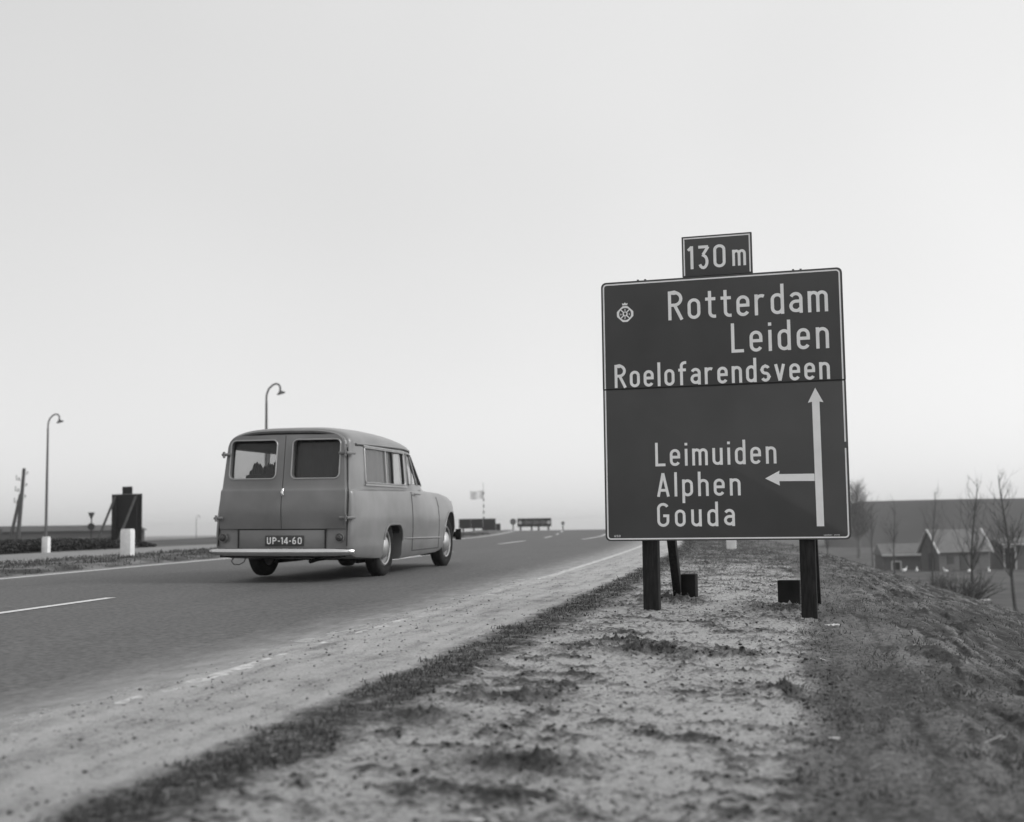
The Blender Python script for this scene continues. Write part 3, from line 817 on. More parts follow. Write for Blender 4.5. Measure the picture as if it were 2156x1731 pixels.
# wheel emblem with crown
ec, ez, er = .170, 1.5815, .0585
V = []; Fc = []
def ring(V, Fc, outer, inner, y):
    b = len(V); n = len(outer)
    for p in outer: V.append((ec + p[0], y, ez + DZ + p[1]))
    for p in inner: V.append((ec + p[0], y, ez + DZ + p[1]))
    for i in range(n):
        j = (i + 1) % n; Fc.append((b + i, b + j, b + n + j, b + n + i))
N = 48
oct_ = []; inn = []
for k in range(N):
    a = 2 * math.pi * k / N; c, s_ = math.cos(a), math.sin(a)
    d = min(er / max(abs(c), abs(s_), 1e-6), er * 1.30 / (abs(c) + abs(s_)))
    oct_.append((c * d, s_ * d * .96)); inn.append((c * .0425, s_ * .043))
ring(V, Fc, oct_, inn, -0.0015)
ring(V, Fc, [(math.cos(2 * math.pi * k / N) * .018, math.sin(2 * math.pi * k / N) * .018) for k in range(N)], [(math.cos(2 * math.pi * k / N) * .0115 * (.72 + .28 * math.sin(2 * math.pi * k / N)), math.sin(2 * math.pi * k / N) * .0115) for k in range(N)], -0.0018)
for a in (45, 135, 225, 315):
    c, s_ = math.cos(math.radians(a)), math.sin(math.radians(a))
    stroke_mesh(V, Fc, [(ec + c * .016, ez + s_ * .016), (ec + c * .044, ez + s_ * .044)], .008, 1, 1, 0, DZ, -0.0020)
pydata('emblem', V, Fc, MT['white'], up_panel, label='round wheel emblem with a crown on top')
cr = [(-.018, .062), (.016, .062), (.020, .077), (.008, .073), (-.001, .082), (-.010, .073), (-.021, .077)]
pydata('emblem_crown', [(ec + x, -0.0015, ez + DZ + z) for x, z in cr], [(0, 1, 3), (1, 2, 3), (0, 3, 5), (3, 4, 5), (0, 5, 6)], MT['white'], up_panel)
for (dx, dz, ch) in ((0, .030, 'A'), (-.030, -.001, 'n'), (.030, -.001, 'v'), (0, -.031, 'P')):
    text(ch, ec + dx - .0055, ec + dx + .0055, ez + dz - .007 + DZ, .015, .2, .1, MT['white'], up_panel, y=-0.0016, name='small_lettering')
# bolts on the top edge
for x in (.263, .3145, 1.3266, 1.3762):
    m = MB(); m.box(sg(x, .014, 1.8165), (.014, .014, .010)); m.build('bolt', MT['metal'], sign)
# posts, braces behind, anchor blocks
for x0, x1, xi in ((.2499, .3566, 1), (1.307, 1.409, -1)):
    xc, w = (x0 + x1) / 2, x1 - x0
    gx, gy = sign_world(xc, .08); gz = fine_z(gx, gy) - zb0
    m = MB(); m.box((xc, .031 + .05, (gz - .35 + 1.76 + DZ) / 2), (w, .10, 1.76 + DZ - gz + .35))
    m.build('post', MT['post'], sign, bevel=.006)
    bx, by = sign_world(xc, 1.25); bz = fine_z(bx, by) - zb0
    m = MB(); m.bar((xc, .13, 1.45 + DZ), (xc + .005 * xi, 1.28, bz - .12), .062, .085)
    m.build('brace', MT['post'], sign, bevel=.004)
    off_, dep_ = (.088, 1.25) if xi > 0 else (.20, 1.12)
    ax, ay = sign_world(xc + xi * off_, dep_); az = fine_z(ax, ay) - zb0
    m = MB(); m.box((xc + xi * off_, dep_, az - .05), (.115 if xi > 0 else .16, .14, .46))
    m.build('anchor_block', MT['block'], sign, bevel=.008)
for z in (.18, .95, 1.62):
    m = MB(); m.box(sg(SW_ / 2, .0445 - .0145, z), (SW_ - .1, .002, .05)); m.build('back_rail', MT['metal'], sign)

# ------------------------------------------------------------------ the van
CAR_H = 0.222
CAR_O = Vector((-2.075, 13.88, float(zr(12.95)) + 0.002))
van = empty('station_van', CAR_O, -CAR_H, 'grey twin-door station van seen from behind driving up the road', 'van')
van.rotation_euler = (0.010, 0.012, -CAR_H)
WB = 2.42
def ip(y, *kv):
    return float(np.interp(y, [k for k, _ in kv], [v for _, v in kv]))
RAKE = 0.15
def rake(y, z):
    w = min(1.0, max(0.0, (-0.55 - y) / 0.75))
    return y + RAKE * max(0.0, z - 0.45) * w
def section(y, ins=0.0):
    """right half of the body outline at station y, bottom to top"""
    W = ip(y, (-1.3, .745), (-1.0, .757), (0, .757), (1.5, .752), (2.2, .74), (2.5, .73), (2.75, .68), (2.9, .57), (2.97, .42))
    zb = ip(y, (-1.3, .28), (-1.1, .23), (-.5, .20), (.4, .165), (1.8, .19), (2.3, .25), (2.97, .40))
    belt = ip(y, (-1.3, .925), (0, .94), (1.5, .955), (1.9, .945), (2.2, .935), (2.5, .91), (2.72, .86), (2.88, .77), (2.97, .64))
    fend = float(sstep(0.75, 1.5, y))
    wu = ip(y, (-1.3, .712), (-1.0, .718), (0.8, .71), (1.3, .67), (1.7, .575), (2.5, .5), (2.97, .3))
    wg = ip(y, (-1.3, .680), (-1.0, .690), (0.5, .675), (.9, .64), (1.08, .585), (1.6, .54), (2.5, .42), (2.97, .22))
    gz = ip(y, (-1.3, 1.40), (0, 1.425), (.75, 1.43), (1.0, 1.415), (1.12, 1.39), (1.80, .975), (2.2, .93), (2.6, .87), (2.85, .77), (2.97, .64))
    rz = ip(y, (-1.3, 1.570), (-1.0, 1.595), (-.4, 1.608), (.2, 1.598), (.7, 1.555), (.95, 1.515), (1.12, 1.46), (1.84, .995), (2.0, .97), (2.5, .92), (2.75, .86), (2.9, .76), (2.97, .66))
    cor = 0.0
    for yy, cc in ((-1.3, .055), (-1.292, .036), (-1.275, .02), (-1.25, .008), (-1.21, 0)):
        pass
    cor = ip(y, (-1.3, .055), (-1.292, .034), (-1.275, .017), (-1.25, .006), (-1.21, 0.0))
    W -= cor; wu -= cor; wg -= cor * .9; rz -= cor * .55; gz -= cor * .2; zb += cor * .4
    s = 0.05 * fend
    P = [(0, zb), (W - .10, zb), (W - .035, zb + .012), (W - .008, zb + .05), (W + .002, .36), (W + .010, .50), (W + .010, .64), (W + .004 - s * .12, .76),
         (W - .004 - s * .35, .84), (W - .012 - s * .8, belt - .035), (W - .018 - s * 1.25, belt - .012), (W - .030 - s * 1.5, belt - .002), (min(wu, W - .045), belt + .006)]
    if fend > 0:
        P = [(min(x, W + .02), min(z, belt + .006)) if i > 3 else (x, z) for i, (x, z) in enumerate(P)]
    x0, z0 = P[-1]
    for k in (.25, .5, .75): P.append((x0 + (wg - x0) * k + .006 * math.sin(math.pi * k), z0 + (gz - z0) * k))
    n = 12
    for k in range(n + 1):
        a = math.pi / 2 * k / n
        P.append((wg * max(0.0, math.cos(a)) ** .62, gz + (rz - gz) * math.sin(a) ** .85))
    if ins:
        P = [(max(0, x - ins) if x > 0.01 else x, min(z, rz - ins)) for x, z in P]
    return P
def loft(ys, ins=0.0, zmin=None):
    bm = bmesh.new(); rings = []
    for y in ys:
        P = section(y, ins)
        if zmin is not None: P = [(x, max(z, zmin + .0004 * i)) for i, (x, z) in enumerate(P)]
        full = [(x, z) for x, z in P] + [(-x, z) for x, z in reversed(P[1:-1])]
        rings.append([bm.verts.new((x, rake(y, z), z)) for x, z in full])
    m = len(rings[0])
    for a, b in zip(rings[:-1], rings[1:]):
        for i in range(m):
            j = (i + 1) % m; bm.faces.new((a[i], a[j], b[j], b[i]))
    bm.faces.new(list(reversed(rings[0]))); bm.faces.new(rings[-1])
    bmesh.ops.recalc_face_normals(bm, faces=bm.faces)
    return bm
def tmp_obj(bm):
    me = bpy.data.meshes.new('tmp'); bmesh.ops.recalc_face_normals(bm, faces=bm.faces); bm.to_mesh(me); bm.free()
    o = bpy.data.objects.new('tmp', me); COL.objects.link(o); return o
def mb_bm(m):
    bm = bmesh.new(); vs = [bm.verts.new(p) for p in m.v]
    for f in m.f:
        try: bm.faces.new([vs[i] for i in f])
        except ValueError: pass
    bmesh.ops.recalc_face_normals(bm, faces=bm.faces)
    return bm
def cut(base_bm, cutters):
    """boolean the cutters out of a body one after another, evaluated straight away"""
    bmesh.ops.recalc_face_normals(base_bm, faces=base_bm.faces)
    cur = bpy.data.meshes.new('tmp'); base_bm.to_mesh(cur); base_bm.free()
    for i, c in enumerate(cutters):
        bmesh.ops.recalc_face_normals(c, faces=c.faces)
        best = None
        for k in range(4):
            o = bpy.data.objects.new('tmp', cur); COL.objects.link(o)
            cm = bpy.data.meshes.new('tmp'); c.to_mesh(cm); q = bpy.data.objects.new('tmp', cm); COL.objects.link(q)
            q.location = (.0007 * k, .0011 * k, .0009 * k)
            md = o.modifiers.new('b', 'BOOLEAN'); md.operation = 'DIFFERENCE'; md.solver = 'EXACT'; md.object = q
            bpy.context.view_layer.update()
            dg = bpy.context.evaluated_depsgraph_get(); dg.update()
            me = bpy.data.meshes.new_from_object(o.evaluated_get(dg))
            bpy.data.objects.remove(o, do_unlink=True); bpy.data.objects.remove(q, do_unlink=True)
            if len(me.polygons) > 0.7 * len(cur.polygons): best = me; break
            print('boolean retry', i, k, len(me.polygons), len(cur.polygons))
        c.free()
        if best is not None: cur = best
    bm = bmesh.new(); bm.from_mesh(cur)
    return bm
def prism_bm(outline, d0, d1, plane):
    m = MB(); m.prism(outline, d0, d1, plane); return mb_bm(m)

ys = [-1.3, -1.292, -1.275, -1.25, -1.21, -1.1, -.95, -.75, -.55, -.35, -.15, .05, .25, .45, .65, .8, .9, 1.0, 1.06, 1.12, 1.2, 1.3, 1.4, 1.5, 1.6, 1.7, 1.8, 1.84, 1.92, 2.05, 2.2, 2.35, 2.5, 2.62, 2.72, 2.8, 2.87, 2.92, 2.97]
shell = loft(ys)
cav = loft([-1.262, -1.2, -1.05, -.75, -.35, .05, .45, .8, 1.0, 1.1, 1.2, 1.3, 1.4, 1.5, 1.6], 0.032, 0.46)
WZ0, WZ1 = 1.005, 1.375
SWIN = (-.80, .555)                      # rear side window
def door_win():                          # front door window, its front edge follows the windscreen pillar
    return [(.70, WZ0 + .012), (1.58, WZ0 + .012), (1.16, WZ1 - .03), (1.02, WZ1), (.70, WZ1)]
RWIN = dict(x0=.085, x1=.600, z0=1.045, z1=1.445)
arch_r = [(-.33, .0), (.31, .0), (.31, .38)] + [(.31 - .16 + .16 * math.cos(a), .40 + .165 * math.sin(a)) for a in np.linspace(0, math.pi / 2, 7)] + [(-.33 + .2 + .2 * math.cos(a), .40 + .165 * math.sin(a)) for a in np.linspace(math.pi / 2, math.pi, 7)]
arch_f = [(WB - .37, .0), (WB + .36, .0)] + [(WB + .0 + .365 * math.cos(a), .33 + .375 * math.sin(a)) for a in np.linspace(0, math.pi, 15)]
cutters = [cav]
SWINL = (-1.0, .555)
cutters.append(prism_bm(rrect(SWIN[0], SWIN[1], WZ0, WZ1, .03), .2, 1, 'yz'))
cutters.append(prism_bm(rrect(SWINL[0], SWINL[1], WZ0, WZ1, .03), -1, -.2, 'yz'))
cutters.append(prism_bm(door_win(), -1, 1, 'yz'))
cutters.append(prism_bm(rrect(RWIN['x0'] - .005, RWIN['x1'] + .005, RWIN['z0'] - .005, RWIN['z1'] + .005, .05), -1.6, -.95, 'xz'))
cutters.append(prism_bm(rrect(-RWIN['x1'] - .005, -RWIN['x0'] + .005, RWIN['z0'] - .005, RWIN['z1'] + .005, .05), -1.6, -.95, 'xz'))
# windscreen opening
cutters.append(prism_bm([(-.50, 1.03), (.50, 1.03), (.485, 1.40), (-.485, 1.40)], .95, 2.0, 'xz'))
for sgn in (1, -1):
    for A in (arch_r, arch_f):
        x0, x1 = (.50, 1.0) if sgn > 0 else (-1.0, -.50)
        cutters.append(prism_bm([(p, q_ - .02) if q_ == 0 else (p, q_) for p, q_ in A], x0, x1, 'yz'))
# recess for the number plate below the doors
cutters = cutters[-4:] + cutters[:-4]       # arches first, on the clean shell
bm = cut(shell, cutters)
body = bm_obj('body', bm, MT['body'], van, smooth=32, recalc=False)
body.data.materials.append(MT['inside'])
for p in body.data.polygons:             # lining inside the cabin
    c = p.center; v_ = c - Vector((0, .15, .95))
    if abs(c.x) < .66 and -1.27 < c.y < 1.6 and .44 < c.z < 1.57 and p.normal.dot(v_) < 0: p.material_index = 1

# rear doors: raked panels standing a little proud, window cut out
def rear_y(z): return rake(-1.3, z)
def door_panel(sgn):
    x_in = .0035; rows = list(np.linspace(.535, .90, 10)) + [.915, .925, .935, .945] + list(np.linspace(.98, 1.36, 10)) + list(1.36 + .135 * np.sin(np.linspace(.1, 1, 10) * math.pi / 2))
    m = MB(); b = 0; ring_ = []
    def xo(z):
        base = np.interp(z, [.5, .92, .945, 1.36], [.685, .678, .668, .640])
        if z > 1.36: base = .640 - .12 * (1 - math.sqrt(max(0, 1 - ((z - 1.36) / .1355) ** 2)))
        return float(base)
    def out(z): return .010 + .012 * float(1 - sstep(.92, .95, z)) + .062 * math.sin(math.pi / 2 * min(1, max(0, (z - .50) / .36)))
    nx = 7
    front = []; back = []
    for z in rows:
        xs = np.linspace(x_in, xo(z), nx)
        front.append([(sgn * x, rear_y(z) - out(z) + .012 * (x / .66) ** 3, z) for x in xs])
        back.append([(sgn * x, rear_y(z) + .004, z) for x in xs])
    V = [p for r in front for p in r] + [p for r in back for p in r]
    nr = len(rows); o = nr * nx; Fc = []
    for i in range(nr - 1):
        for j in range(nx - 1):
            a = i * nx + j
            Fc.append((a, a + 1, a + nx + 1, a + nx)); Fc.append((o + a, o + a + nx, o + a + nx + 1, o + a + 1))
    bd = [j for j in range(nx)] + [i * nx + nx - 1 for i in range(1, nr)] + [(nr - 1) * nx + j for j in reversed(range(nx - 1))] + [i * nx for i in reversed(range(1, nr - 1))]
    for i in range(len(bd)):
        a, c = bd[i], bd[(i + 1) % len(bd)]; Fc.append((a, o + a, o + c, c))
    m.v = V; m.f = Fc
    x0, x1 = (RWIN['x0'], RWIN['x1']) if sgn > 0 else (-RWIN['x1'], -RWIN['x0'])
    bm = cut(mb_bm(m), [prism_bm(rrect(x0, x1, RWIN['z0'], RWIN['z1'], .05), -1.6, -.9, 'xz')])
    d = bm_obj('rear_door', bm, MT['body'], van, smooth=30, recalc=False)
    # bright moulding round the pane, and the pane
    mt = MB(); R0 = rrect(x0, x1, RWIN['z0'], RWIN['z1'], .05, 5)
    mt.tube([(x, rear_y(z) - out(z) - .004 + .012 * (abs(x) / .66) ** 3, z) for x, z in R0] + [(R0[0][0], rear_y(R0[0][1]) - out(R0[0][1]) - .004 + .012 * (abs(R0[0][0]) / .66) ** 3, R0[0][1])], .0075, 6, False)
    mt.build('window_trim', MT['trim'], d, smooth=60)
    pydata('pane', [(x, rear_y(z) - .006, z) for x, z in R0], [tuple(range(len(R0)))], MT['glass'], d)
    for z in (1.30, .645):               # hinges standing out from the corner post
        xh = xo(z)
        mh = MB(); mh.tube([(sgn * (xh - .05), rear_y(z) - out(z) - .012, z), (sgn * (xh + .035), rear_y(z) - out(z) - .02, z), (sgn * (xh + .075), rear_y(z) + .03, z)], .016, 7)
        mh.tube([(sgn * (xh + .02), rear_y(z) - out(z) - .022, z - .035), (sgn * (xh + .02), rear_y(z) - out(z) - .022, z + .03)], .013, 7)
        mh.build('hinge', MT['body'], d, smooth=50)
    return d
dl, dr = door_panel(-1), door_panel(1)
m = MB(); m.tube([(0.012, rear_y(.92) - .085, .935), (.012, rear_y(.9) - .105, .90), (.022, rear_y(.87) - .098, .872)], [.016, .017, .010], 8)
m.box((.012, rear_y(.9) - .080, .905), (.028, .022, .07))
m.build('door_handle', MT['chrome'], dr, smooth=50)
# sills of the doors, plate recess, number plate
m = MB(); m.box((0, rear_y(.43) - .004, .43), (.93, .012, .19)); rec = m.build('plate_panel', MT['body'], van, bevel=.003)
m = MB()
for sx_ in (-1, 1): m.box((sx_ * .472, rear_y(.43) - .008, .43), (.012, .02, .20))
m.box((0, rear_y(.525) - .010, .527), (.955, .024, .010)); m.build('seal', MT['gap'], van)
PLX0, PLX1, PLZ0, PLZ1 = -.175, .245, .362, .468
m = MB(); m.box(((PLX0 + PLX1) / 2, rear_y(.41) - .018, (PLZ0 + PLZ1) / 2), (PLX1 - PLX0, .008, PLZ1 - PLZ0)); pl = m.build('number_plate', MT['plate'], van, bevel=.003)
text('UP-14-60', PLX0 + .018, PLX1 - .018, PLZ0 + .018, .070, .17, .10, MT['white'], pl, y=rear_y(.41) - .0228)
for x in (-.64, .625):
    m = MB(); m.lathe([(.001, -.040), (.026, -.036), (.034, -.022), (.036, -.0), (.04, .004)], 18, 'y', (x, rear_y(.445) - .020, .445))
    m.build('tail_lamp', MT['lens'], van, smooth=40)
    m = MB(); m.lathe([(.037, -.012), (.046, -.014), (.048, 0), (.048, .01)], 18, 'y', (x, rear_y(.445) - .014, .445)); m.build('lamp_ring', MT['body'], van, smooth=40)
# rear bumper blade
m = MB(); pts = []
for k in range(17):
    u = -1 + 2 * k / 16; pts.append((u * .785, -1.405 + .09 * abs(u) ** 3.2, .305))
bmv = bmesh.new(); prof = [(-.004, -.042), (-.016, -.03), (-.022, 0), (-.016, .026), (-.002, .036), (.012, .03), (.016, 0), (.012, -.034)]
rg = []
for k, p in enumerate(pts):
    f = .55 if k in (0, 16) else (.85 if k in (1, 15) else 1)
    rg.append([bmv.verts.new((p[0], p[1] + a * f, p[2] + b_ * f)) for a, b_ in prof])
for a, b_ in zip(rg[:-1], rg[1:]):
    for i in range(8): bmv.faces.new((a[i], a[(i + 1) % 8], b_[(i + 1) % 8], b_[i]))
bmv.faces.new(rg[0]); bmv.faces.new(list(reversed(rg[-1])))
bm_obj('rear_bumper', bmv, MT['chrome'], van, smooth=70)
m = MB(); m.box((0, -1.28, .262), (1.30, .16, .03)); m.box((-.45, -1.25, .285), (.05, .22, .05)); m.box((.45, -1.25, .285), (.05, .22, .05)); m.build('bumper_bracket', MT['under'], van)
# drip rail over doors and along the roof
def rail_pts():
    P = []
    for y in (1.06, .9, .6, .2, -.3, -.8, -1.15):
        S__ = section(y); wg = S__[16][0]; gz = S__[16][1]; P.append((wg + .008, rake(y, gz), gz))
    return P
A = rail_pts()
back_ = []
S__ = section(-1.3)
for i in range(16, len(S__)):
    x, z = S__[i]; back_.append((x + .004, rear_y(z) - .030, z - .018))
m = MB(); m.tube(A, .010, 6); m.build('drip_rail', MT['body'], van, smooth=60)
m = MB(); m.tube([(-x, y, z) for x, y, z in A], .010, 6); m.build('drip_rail', MT['body'], van, smooth=60)
m = MB(); m.tube([(x, y + .012, z + .014) for x, y, z in back_] + [(-x, y + .012, z + .014) for x, y, z in reversed(back_[:-1])], .019, 6); m.build('roof_edge', MT['body'], van, smooth=60)
m = MB(); m.tube([(x * .985, y + .028, z - .006) for x, y, z in back_] + [(-x * .985, y + .028, z - .006) for x, y, z in reversed(back_[:-1])], .010, 6); m.build('door_seal', MT['gap'], van, smooth=60)
m = MB(); m.tube([(x - .004, y, z - .016) for x, y, z in A], .007, 5); m.build('seal', MT['gap'], van)
# corner seam down beside each door
for sgn in (-1, 1):
    m = MB(); m.tube([(sgn * np.interp(z, [.3, .5, .92, .945, 1.36], [.699, .698, .690, .680, .653]), rear_y(z) - .005, z) for z in np.linspace(.36, 1.36, 9)], .006, 5); m.build('seal', MT['gap'], van)
# side windows: frames, dividers and panes
for sgn, SWIN in ((1, SWIN), (-1, SWINL)):
    def sx(y, z):
        P = section(y); i0 = 12; zz = [p[1] for p in P[i0:17]]; xx = [p[0] for p in P[i0:17]]
        return sgn * float(np.interp(z, zz, xx))
    fr = rrect(SWIN[0], SWIN[1], WZ0, WZ1, .03, 4)
    m = MB(); L_ = [(sx(y, z) + sgn * .004, y, z) for y, z in fr]; m.tube(L_ + [L_[0]], .011, 6, False); w = m.build('side_window', MT['trim'], van, smooth=60)
    ys_ = np.linspace(SWIN[0], SWIN[1], 5)
    for a, b_, dx in ((SWIN[0], -.09, .004), (-.11, SWIN[1], -.004)):
        pydata('pane', [(sx(a, WZ0) - sgn * (.012 - dx), a, WZ0), (sx(b_, WZ0) - sgn * (.012 - dx), b_, WZ0), (sx(b_, WZ1) - sgn * (.012 - dx), b_, WZ1), (sx(a, WZ1) - sgn * (.012 - dx), a, WZ1)], [(0, 1, 2, 3)], MT['glass_dusty'], w)
    for y, mt_n, r in ((-.10, 'trim', .016), (.14, 'gap', .014), (.535, 'gap', .012)):
        m = MB(); m.bar((sx(y, WZ0) - sgn * .004, y, WZ0), (sx(y, WZ1) - sgn * .004, y, WZ1), r * 1.6, r * 1.4); m.build('divider', MT[mt_n], w)
    m = MB(); m.bar((sx(SWIN[0] - .03, 1.392) + sgn * .008, SWIN[0] - .03, 1.393), (sx(SWIN[1] + .03, 1.392) + sgn * .008, SWIN[1] + .03, 1.393), .014, .014); m.bar((sx(SWIN[0] - .02, .985) + sgn * .008, SWIN[0] - .02, .986), (sx(SWIN[1] + .05, .985) + sgn * .008, SWIN[1] + .05, .986), .02, .018)
    m.build('moulding', MT['trim'], w)
    dw = door_win()
    m = MB(); L_ = [(sx(y, z) + sgn * .004, y, z) for y, z in dw]; m.tube(L_ + [L_[0]], .010, 6, False); w2 = m.build('door_window', MT['body'], van, smooth=60)
    pydata('pane', [(sx(y, z) - sgn * .01, y, z) for y, z in dw], [tuple(range(len(dw)))], MT['glass'], w2)
    m = MB(); m.bar((sx(1.16, WZ0) - sgn * .006, 1.16, WZ0), (sx(1.04, WZ1) - sgn * .006, 1.04, WZ1), .018, .016); m.build('divider', MT['body'], w2)
    # front door seams, handle, rocker crease
    def bx_(y, z):
        P = section(y); return sgn * float(np.interp(z, [p[1] for p in P[2:13]], [p[0] for p in P[2:13]]))
    m = MB(); m.tube([(bx_(.70, z) + sgn * .0005, .70, z) for z in np.linspace(.26, .93, 12)], .005, 5); m.tube([(bx_(1.82, z) + sgn * .0005, 1.82, z) for z in np.linspace(.26, .88, 12)], .005, 5)
    m.tube([(bx_(y, .255) + sgn * .0005, y, .255) for y in np.linspace(.70, 1.82, 8)], .005, 5); m.build('door_seam', MT['gap'], van)
    m = MB(); m.tube([(bx_(.80, .905) + sgn * .012, .80, .905), (bx_(.83, .905) + sgn * .035, .84, .905), (bx_(.95, .905) + sgn * .035, .95, .903)], .009, 6); m.build('door_handle', MT['metal'], van, smooth=60)
    m = MB(); m.tube([(bx_(y, .40) + sgn * .002, y, .405 - .012 * y) for y in np.linspace(.42, 1.95, 14)], [.004] + [.011] * 12 + [.004], 6); m.build('rocker_crease', MT['body'], van, smooth=70)
    # lips round the wheel arches
    for Aq, nm in ((arch_r, 0), (arch_f, 1)):
        Q = [q_ for q_ in Aq if q_[1] > .24]
        m = MB(); m.tube([(bx_(y, min(max(z, .25), .86)) + sgn * .002, y, z) for y, z in Q], .015 if nm == 0 else .011, 6); m.build('arch_lip', MT['body'], van, smooth=60)
        m = MB(); m.box((sgn * .47, (Aq[0][0] + Aq[1][0]) / 2, .40), (.03, Aq[1][0] - Aq[0][0] + .1, .5)); m.build('wheel_housing', MT['under'], van)
# windscreen
WS = [(-.50, 1.03), (.50, 1.03), (.485, 1.40), (-.485, 1.40)]
def wsy(z): return float(np.interp(z, [1.005, 1.46], [1.82, 1.12])) - .03
pydata('windscreen', [(x, wsy(z), z) for x, z in WS], [(0, 1, 2, 3)], MT['glass'], van)
# wheels
def wheel(x, y, sgn):
    m = MB(); R = .320
    m.lathe([(.205, .062), (.225, .074), (.262, .080), (.292, .072), (.313, .058), (R, .034), (R, -.034), (.313, -.058), (.292, -.072), (.262, -.080), (.225, -.074), (.205, -.062), (.205, .062)], 40, 'x')
    w = m.build('wheel', MT['rubber'], van, smooth=50); w.location = (x, y, R)
    m = MB(); o = sgn
    m.lathe([(.208, o * .058), (.200, o * .066), (.188, o * .05), (.165, o * .035), (.14, o * .03), (.13, o * .05), (.10, o * .055), (.001, o * .05), (.001, -o * .03), (.208, -o * .05)], 32, 'x'); m.build('rim', MT['rim'], w, smooth=40)
    m = MB(); m.lathe([(.128, o * .048), (.122, o * .062), (.10, o * .080), (.06, o * .094), (.02, o * .099), (.001, o * .0995)], 28, 'x'); m.build('hubcap', MT['hub'], w, smooth=50)
    m = MB(); m.lathe([(.197, o * .061), (.190, o * .071), (.180, o * .068), (.178, o * .060)], 32, 'x'); m.build('rim_ring', MT['hub'], w, smooth=50)
    for k in range(0): pass
    return w
for x, y, sgn in ((-.715, -.12, -1), (.632, -.12, 1), (-.640, WB - .09, -1), (.635, WB - .09, 1)): wheel(x, y, sgn)
# underneath: axle, exhaust, trailing wire, front bumper
m = MB(); m.tube([(-.6, 0, .31), (.6, 0, .31)], .04, 8); m.lathe([(.02, -.13), (.1, -.09), (.13, 0), (.1, .09), (.02, .13)], 14, 'x', (0, 0, .31)); m.build('rear_axle', MT['under'], van, smooth=50)
m = MB(); m.tube([(.38, 1.2, .25), (.36, -.4, .235), (.33, -1.12, .225), (.30, -1.28, .205)], .021, 8); m.tube([(.37, .5, .24), (.37, .0, .235)], .06, 10); m.build('exhaust_pipe', MT['under'], van, smooth=50)
m = MB(); m.tube([(-.54, -1.26, .25), (-.56, -1.28, .205), (-.53, -1.29, .175), (-.47, -1.29, .172), (-.42, -1.28, .20), (-.41, -1.26, .25)], .006, 6); m.build('trailing_wire', MT['metal'], van, smooth=60)
m = MB(); m.tube([(-.70, 2.92, .40), (-.55, 3.06, .40), (0, 3.10, .40), (.55, 3.06, .40), (.70, 2.92, .40), (.725, 2.80, .40)], .035, 8); m.box((.70, 2.93, .40), (.06, .07, .14)); m.build('front_bumper', MT['under'], van, smooth=60)
m = MB(); m.box((0, 1.2, .19), (1.0, 2.2, .05)); m.build('chassis', MT['under'], van)
# inside: seats, wheel, and added sheets that darken the right windows
for x in (-.33, .33):
    m = MB(); m.box((x, .55, .70), (.50, .48, .16)); m.box((x, .30, .92), (.50, .12, .42), Matrix.Rotation(-.16, 3, 'X')); m.build('front_seat', MT['cloth'], van, bevel=.04)
m = MB(); m.box((0, -.45, .66), (1.16, .46, .14)); m.box((0, -.70, .83), (1.16, .11, .30), Matrix.Rotation(-.14, 3, 'X')); m.build('rear_seat', MT['cloth'], van, bevel=.04)
m = MB(); m.tube([(-.33 + .19 * math.cos(a), 1.0 + .08 * math.sin(a), 1.0 + .17 * math.sin(a)) for a in np.linspace(0, 2 * math.pi, 21)], .013, 6, False); m.tube([(-.33, 1.0, 1.0), (-.33, 1.3, .85)], .02, 6); m.build('steering_wheel', MT['gap'], van, smooth=60)
m = MB(); m.box((0, 1.36, .93), (1.14, .16, .16)); m.build('dashboard', MT['inside'], van, bevel=.02)
m = MB(); n_ = 12  # added sheet that keeps the right rear window dark
m.v = []
for k in range(n_ + 1):
    x = .055 + .55 * k / n_
    for z in (.98, 1.46): m.v.append((x, rear_y(z) + .055 + .008 * math.sin(k * 2.2), z))
for k in range(n_): m.f.append((2 * k, 2 * k + 2, 2 * k + 3, 2 * k + 1))
m.build('window_infill', MT['infill'], van, label='dark sheet added behind the right rear window')
m = MB(); n_ = 26  # added grey sheet that dims the view through the right side panes
for k in range(n_ + 1):
    y = -.82 + 1.38 * k / n_
    for z in (.97, 1.39): m.v.append((.588 - .03 * (z - .97) + .009 * math.sin(k * 1.9), y, z))
for k in range(n_): m.f.append((2 * k, 2 * k + 2, 2 * k + 3, 2 * k + 1))
m.build('side_infill', MT['inside'], van)

rb0 = random.Random(12)
bundle = empty('goods_bundle', CAR_O, 0, 'dark bundle of goods standing behind the left rear window of the van', 'bundle')
bundle.rotation_euler = van.rotation_euler
m = MB(); m.box((-.31, -.92, .78), (.44, .26, .64)); m.build('crate', MT['cloth'], bundle, bevel=.03)
m = MB()
for k in range(26):
    p = Vector((rb0.uniform(-.49, -.13), rb0.uniform(-1.0, -.85), 1.09)); q_ = p + Vector((rb0.uniform(-.04, .04), rb0.uniform(-.03, .03), rb0.uniform(.05, .15)))
    m.tube([p, (p + q_) / 2 + Vector((rb0.uniform(-.01, .01), 0, 0)), q_], [.035, .03, .006], 6)
for x, z in ((-.30, 1.20), (-.22, 1.29), (-.42, 1.22)): m.tube([(x, -.92, 1.08), (x + .005, -.92, z - .05), (x, -.92, z)], [.05, .028, .004], 7)
m.build('sprigs', MT['cloth'], bundle, smooth=60)
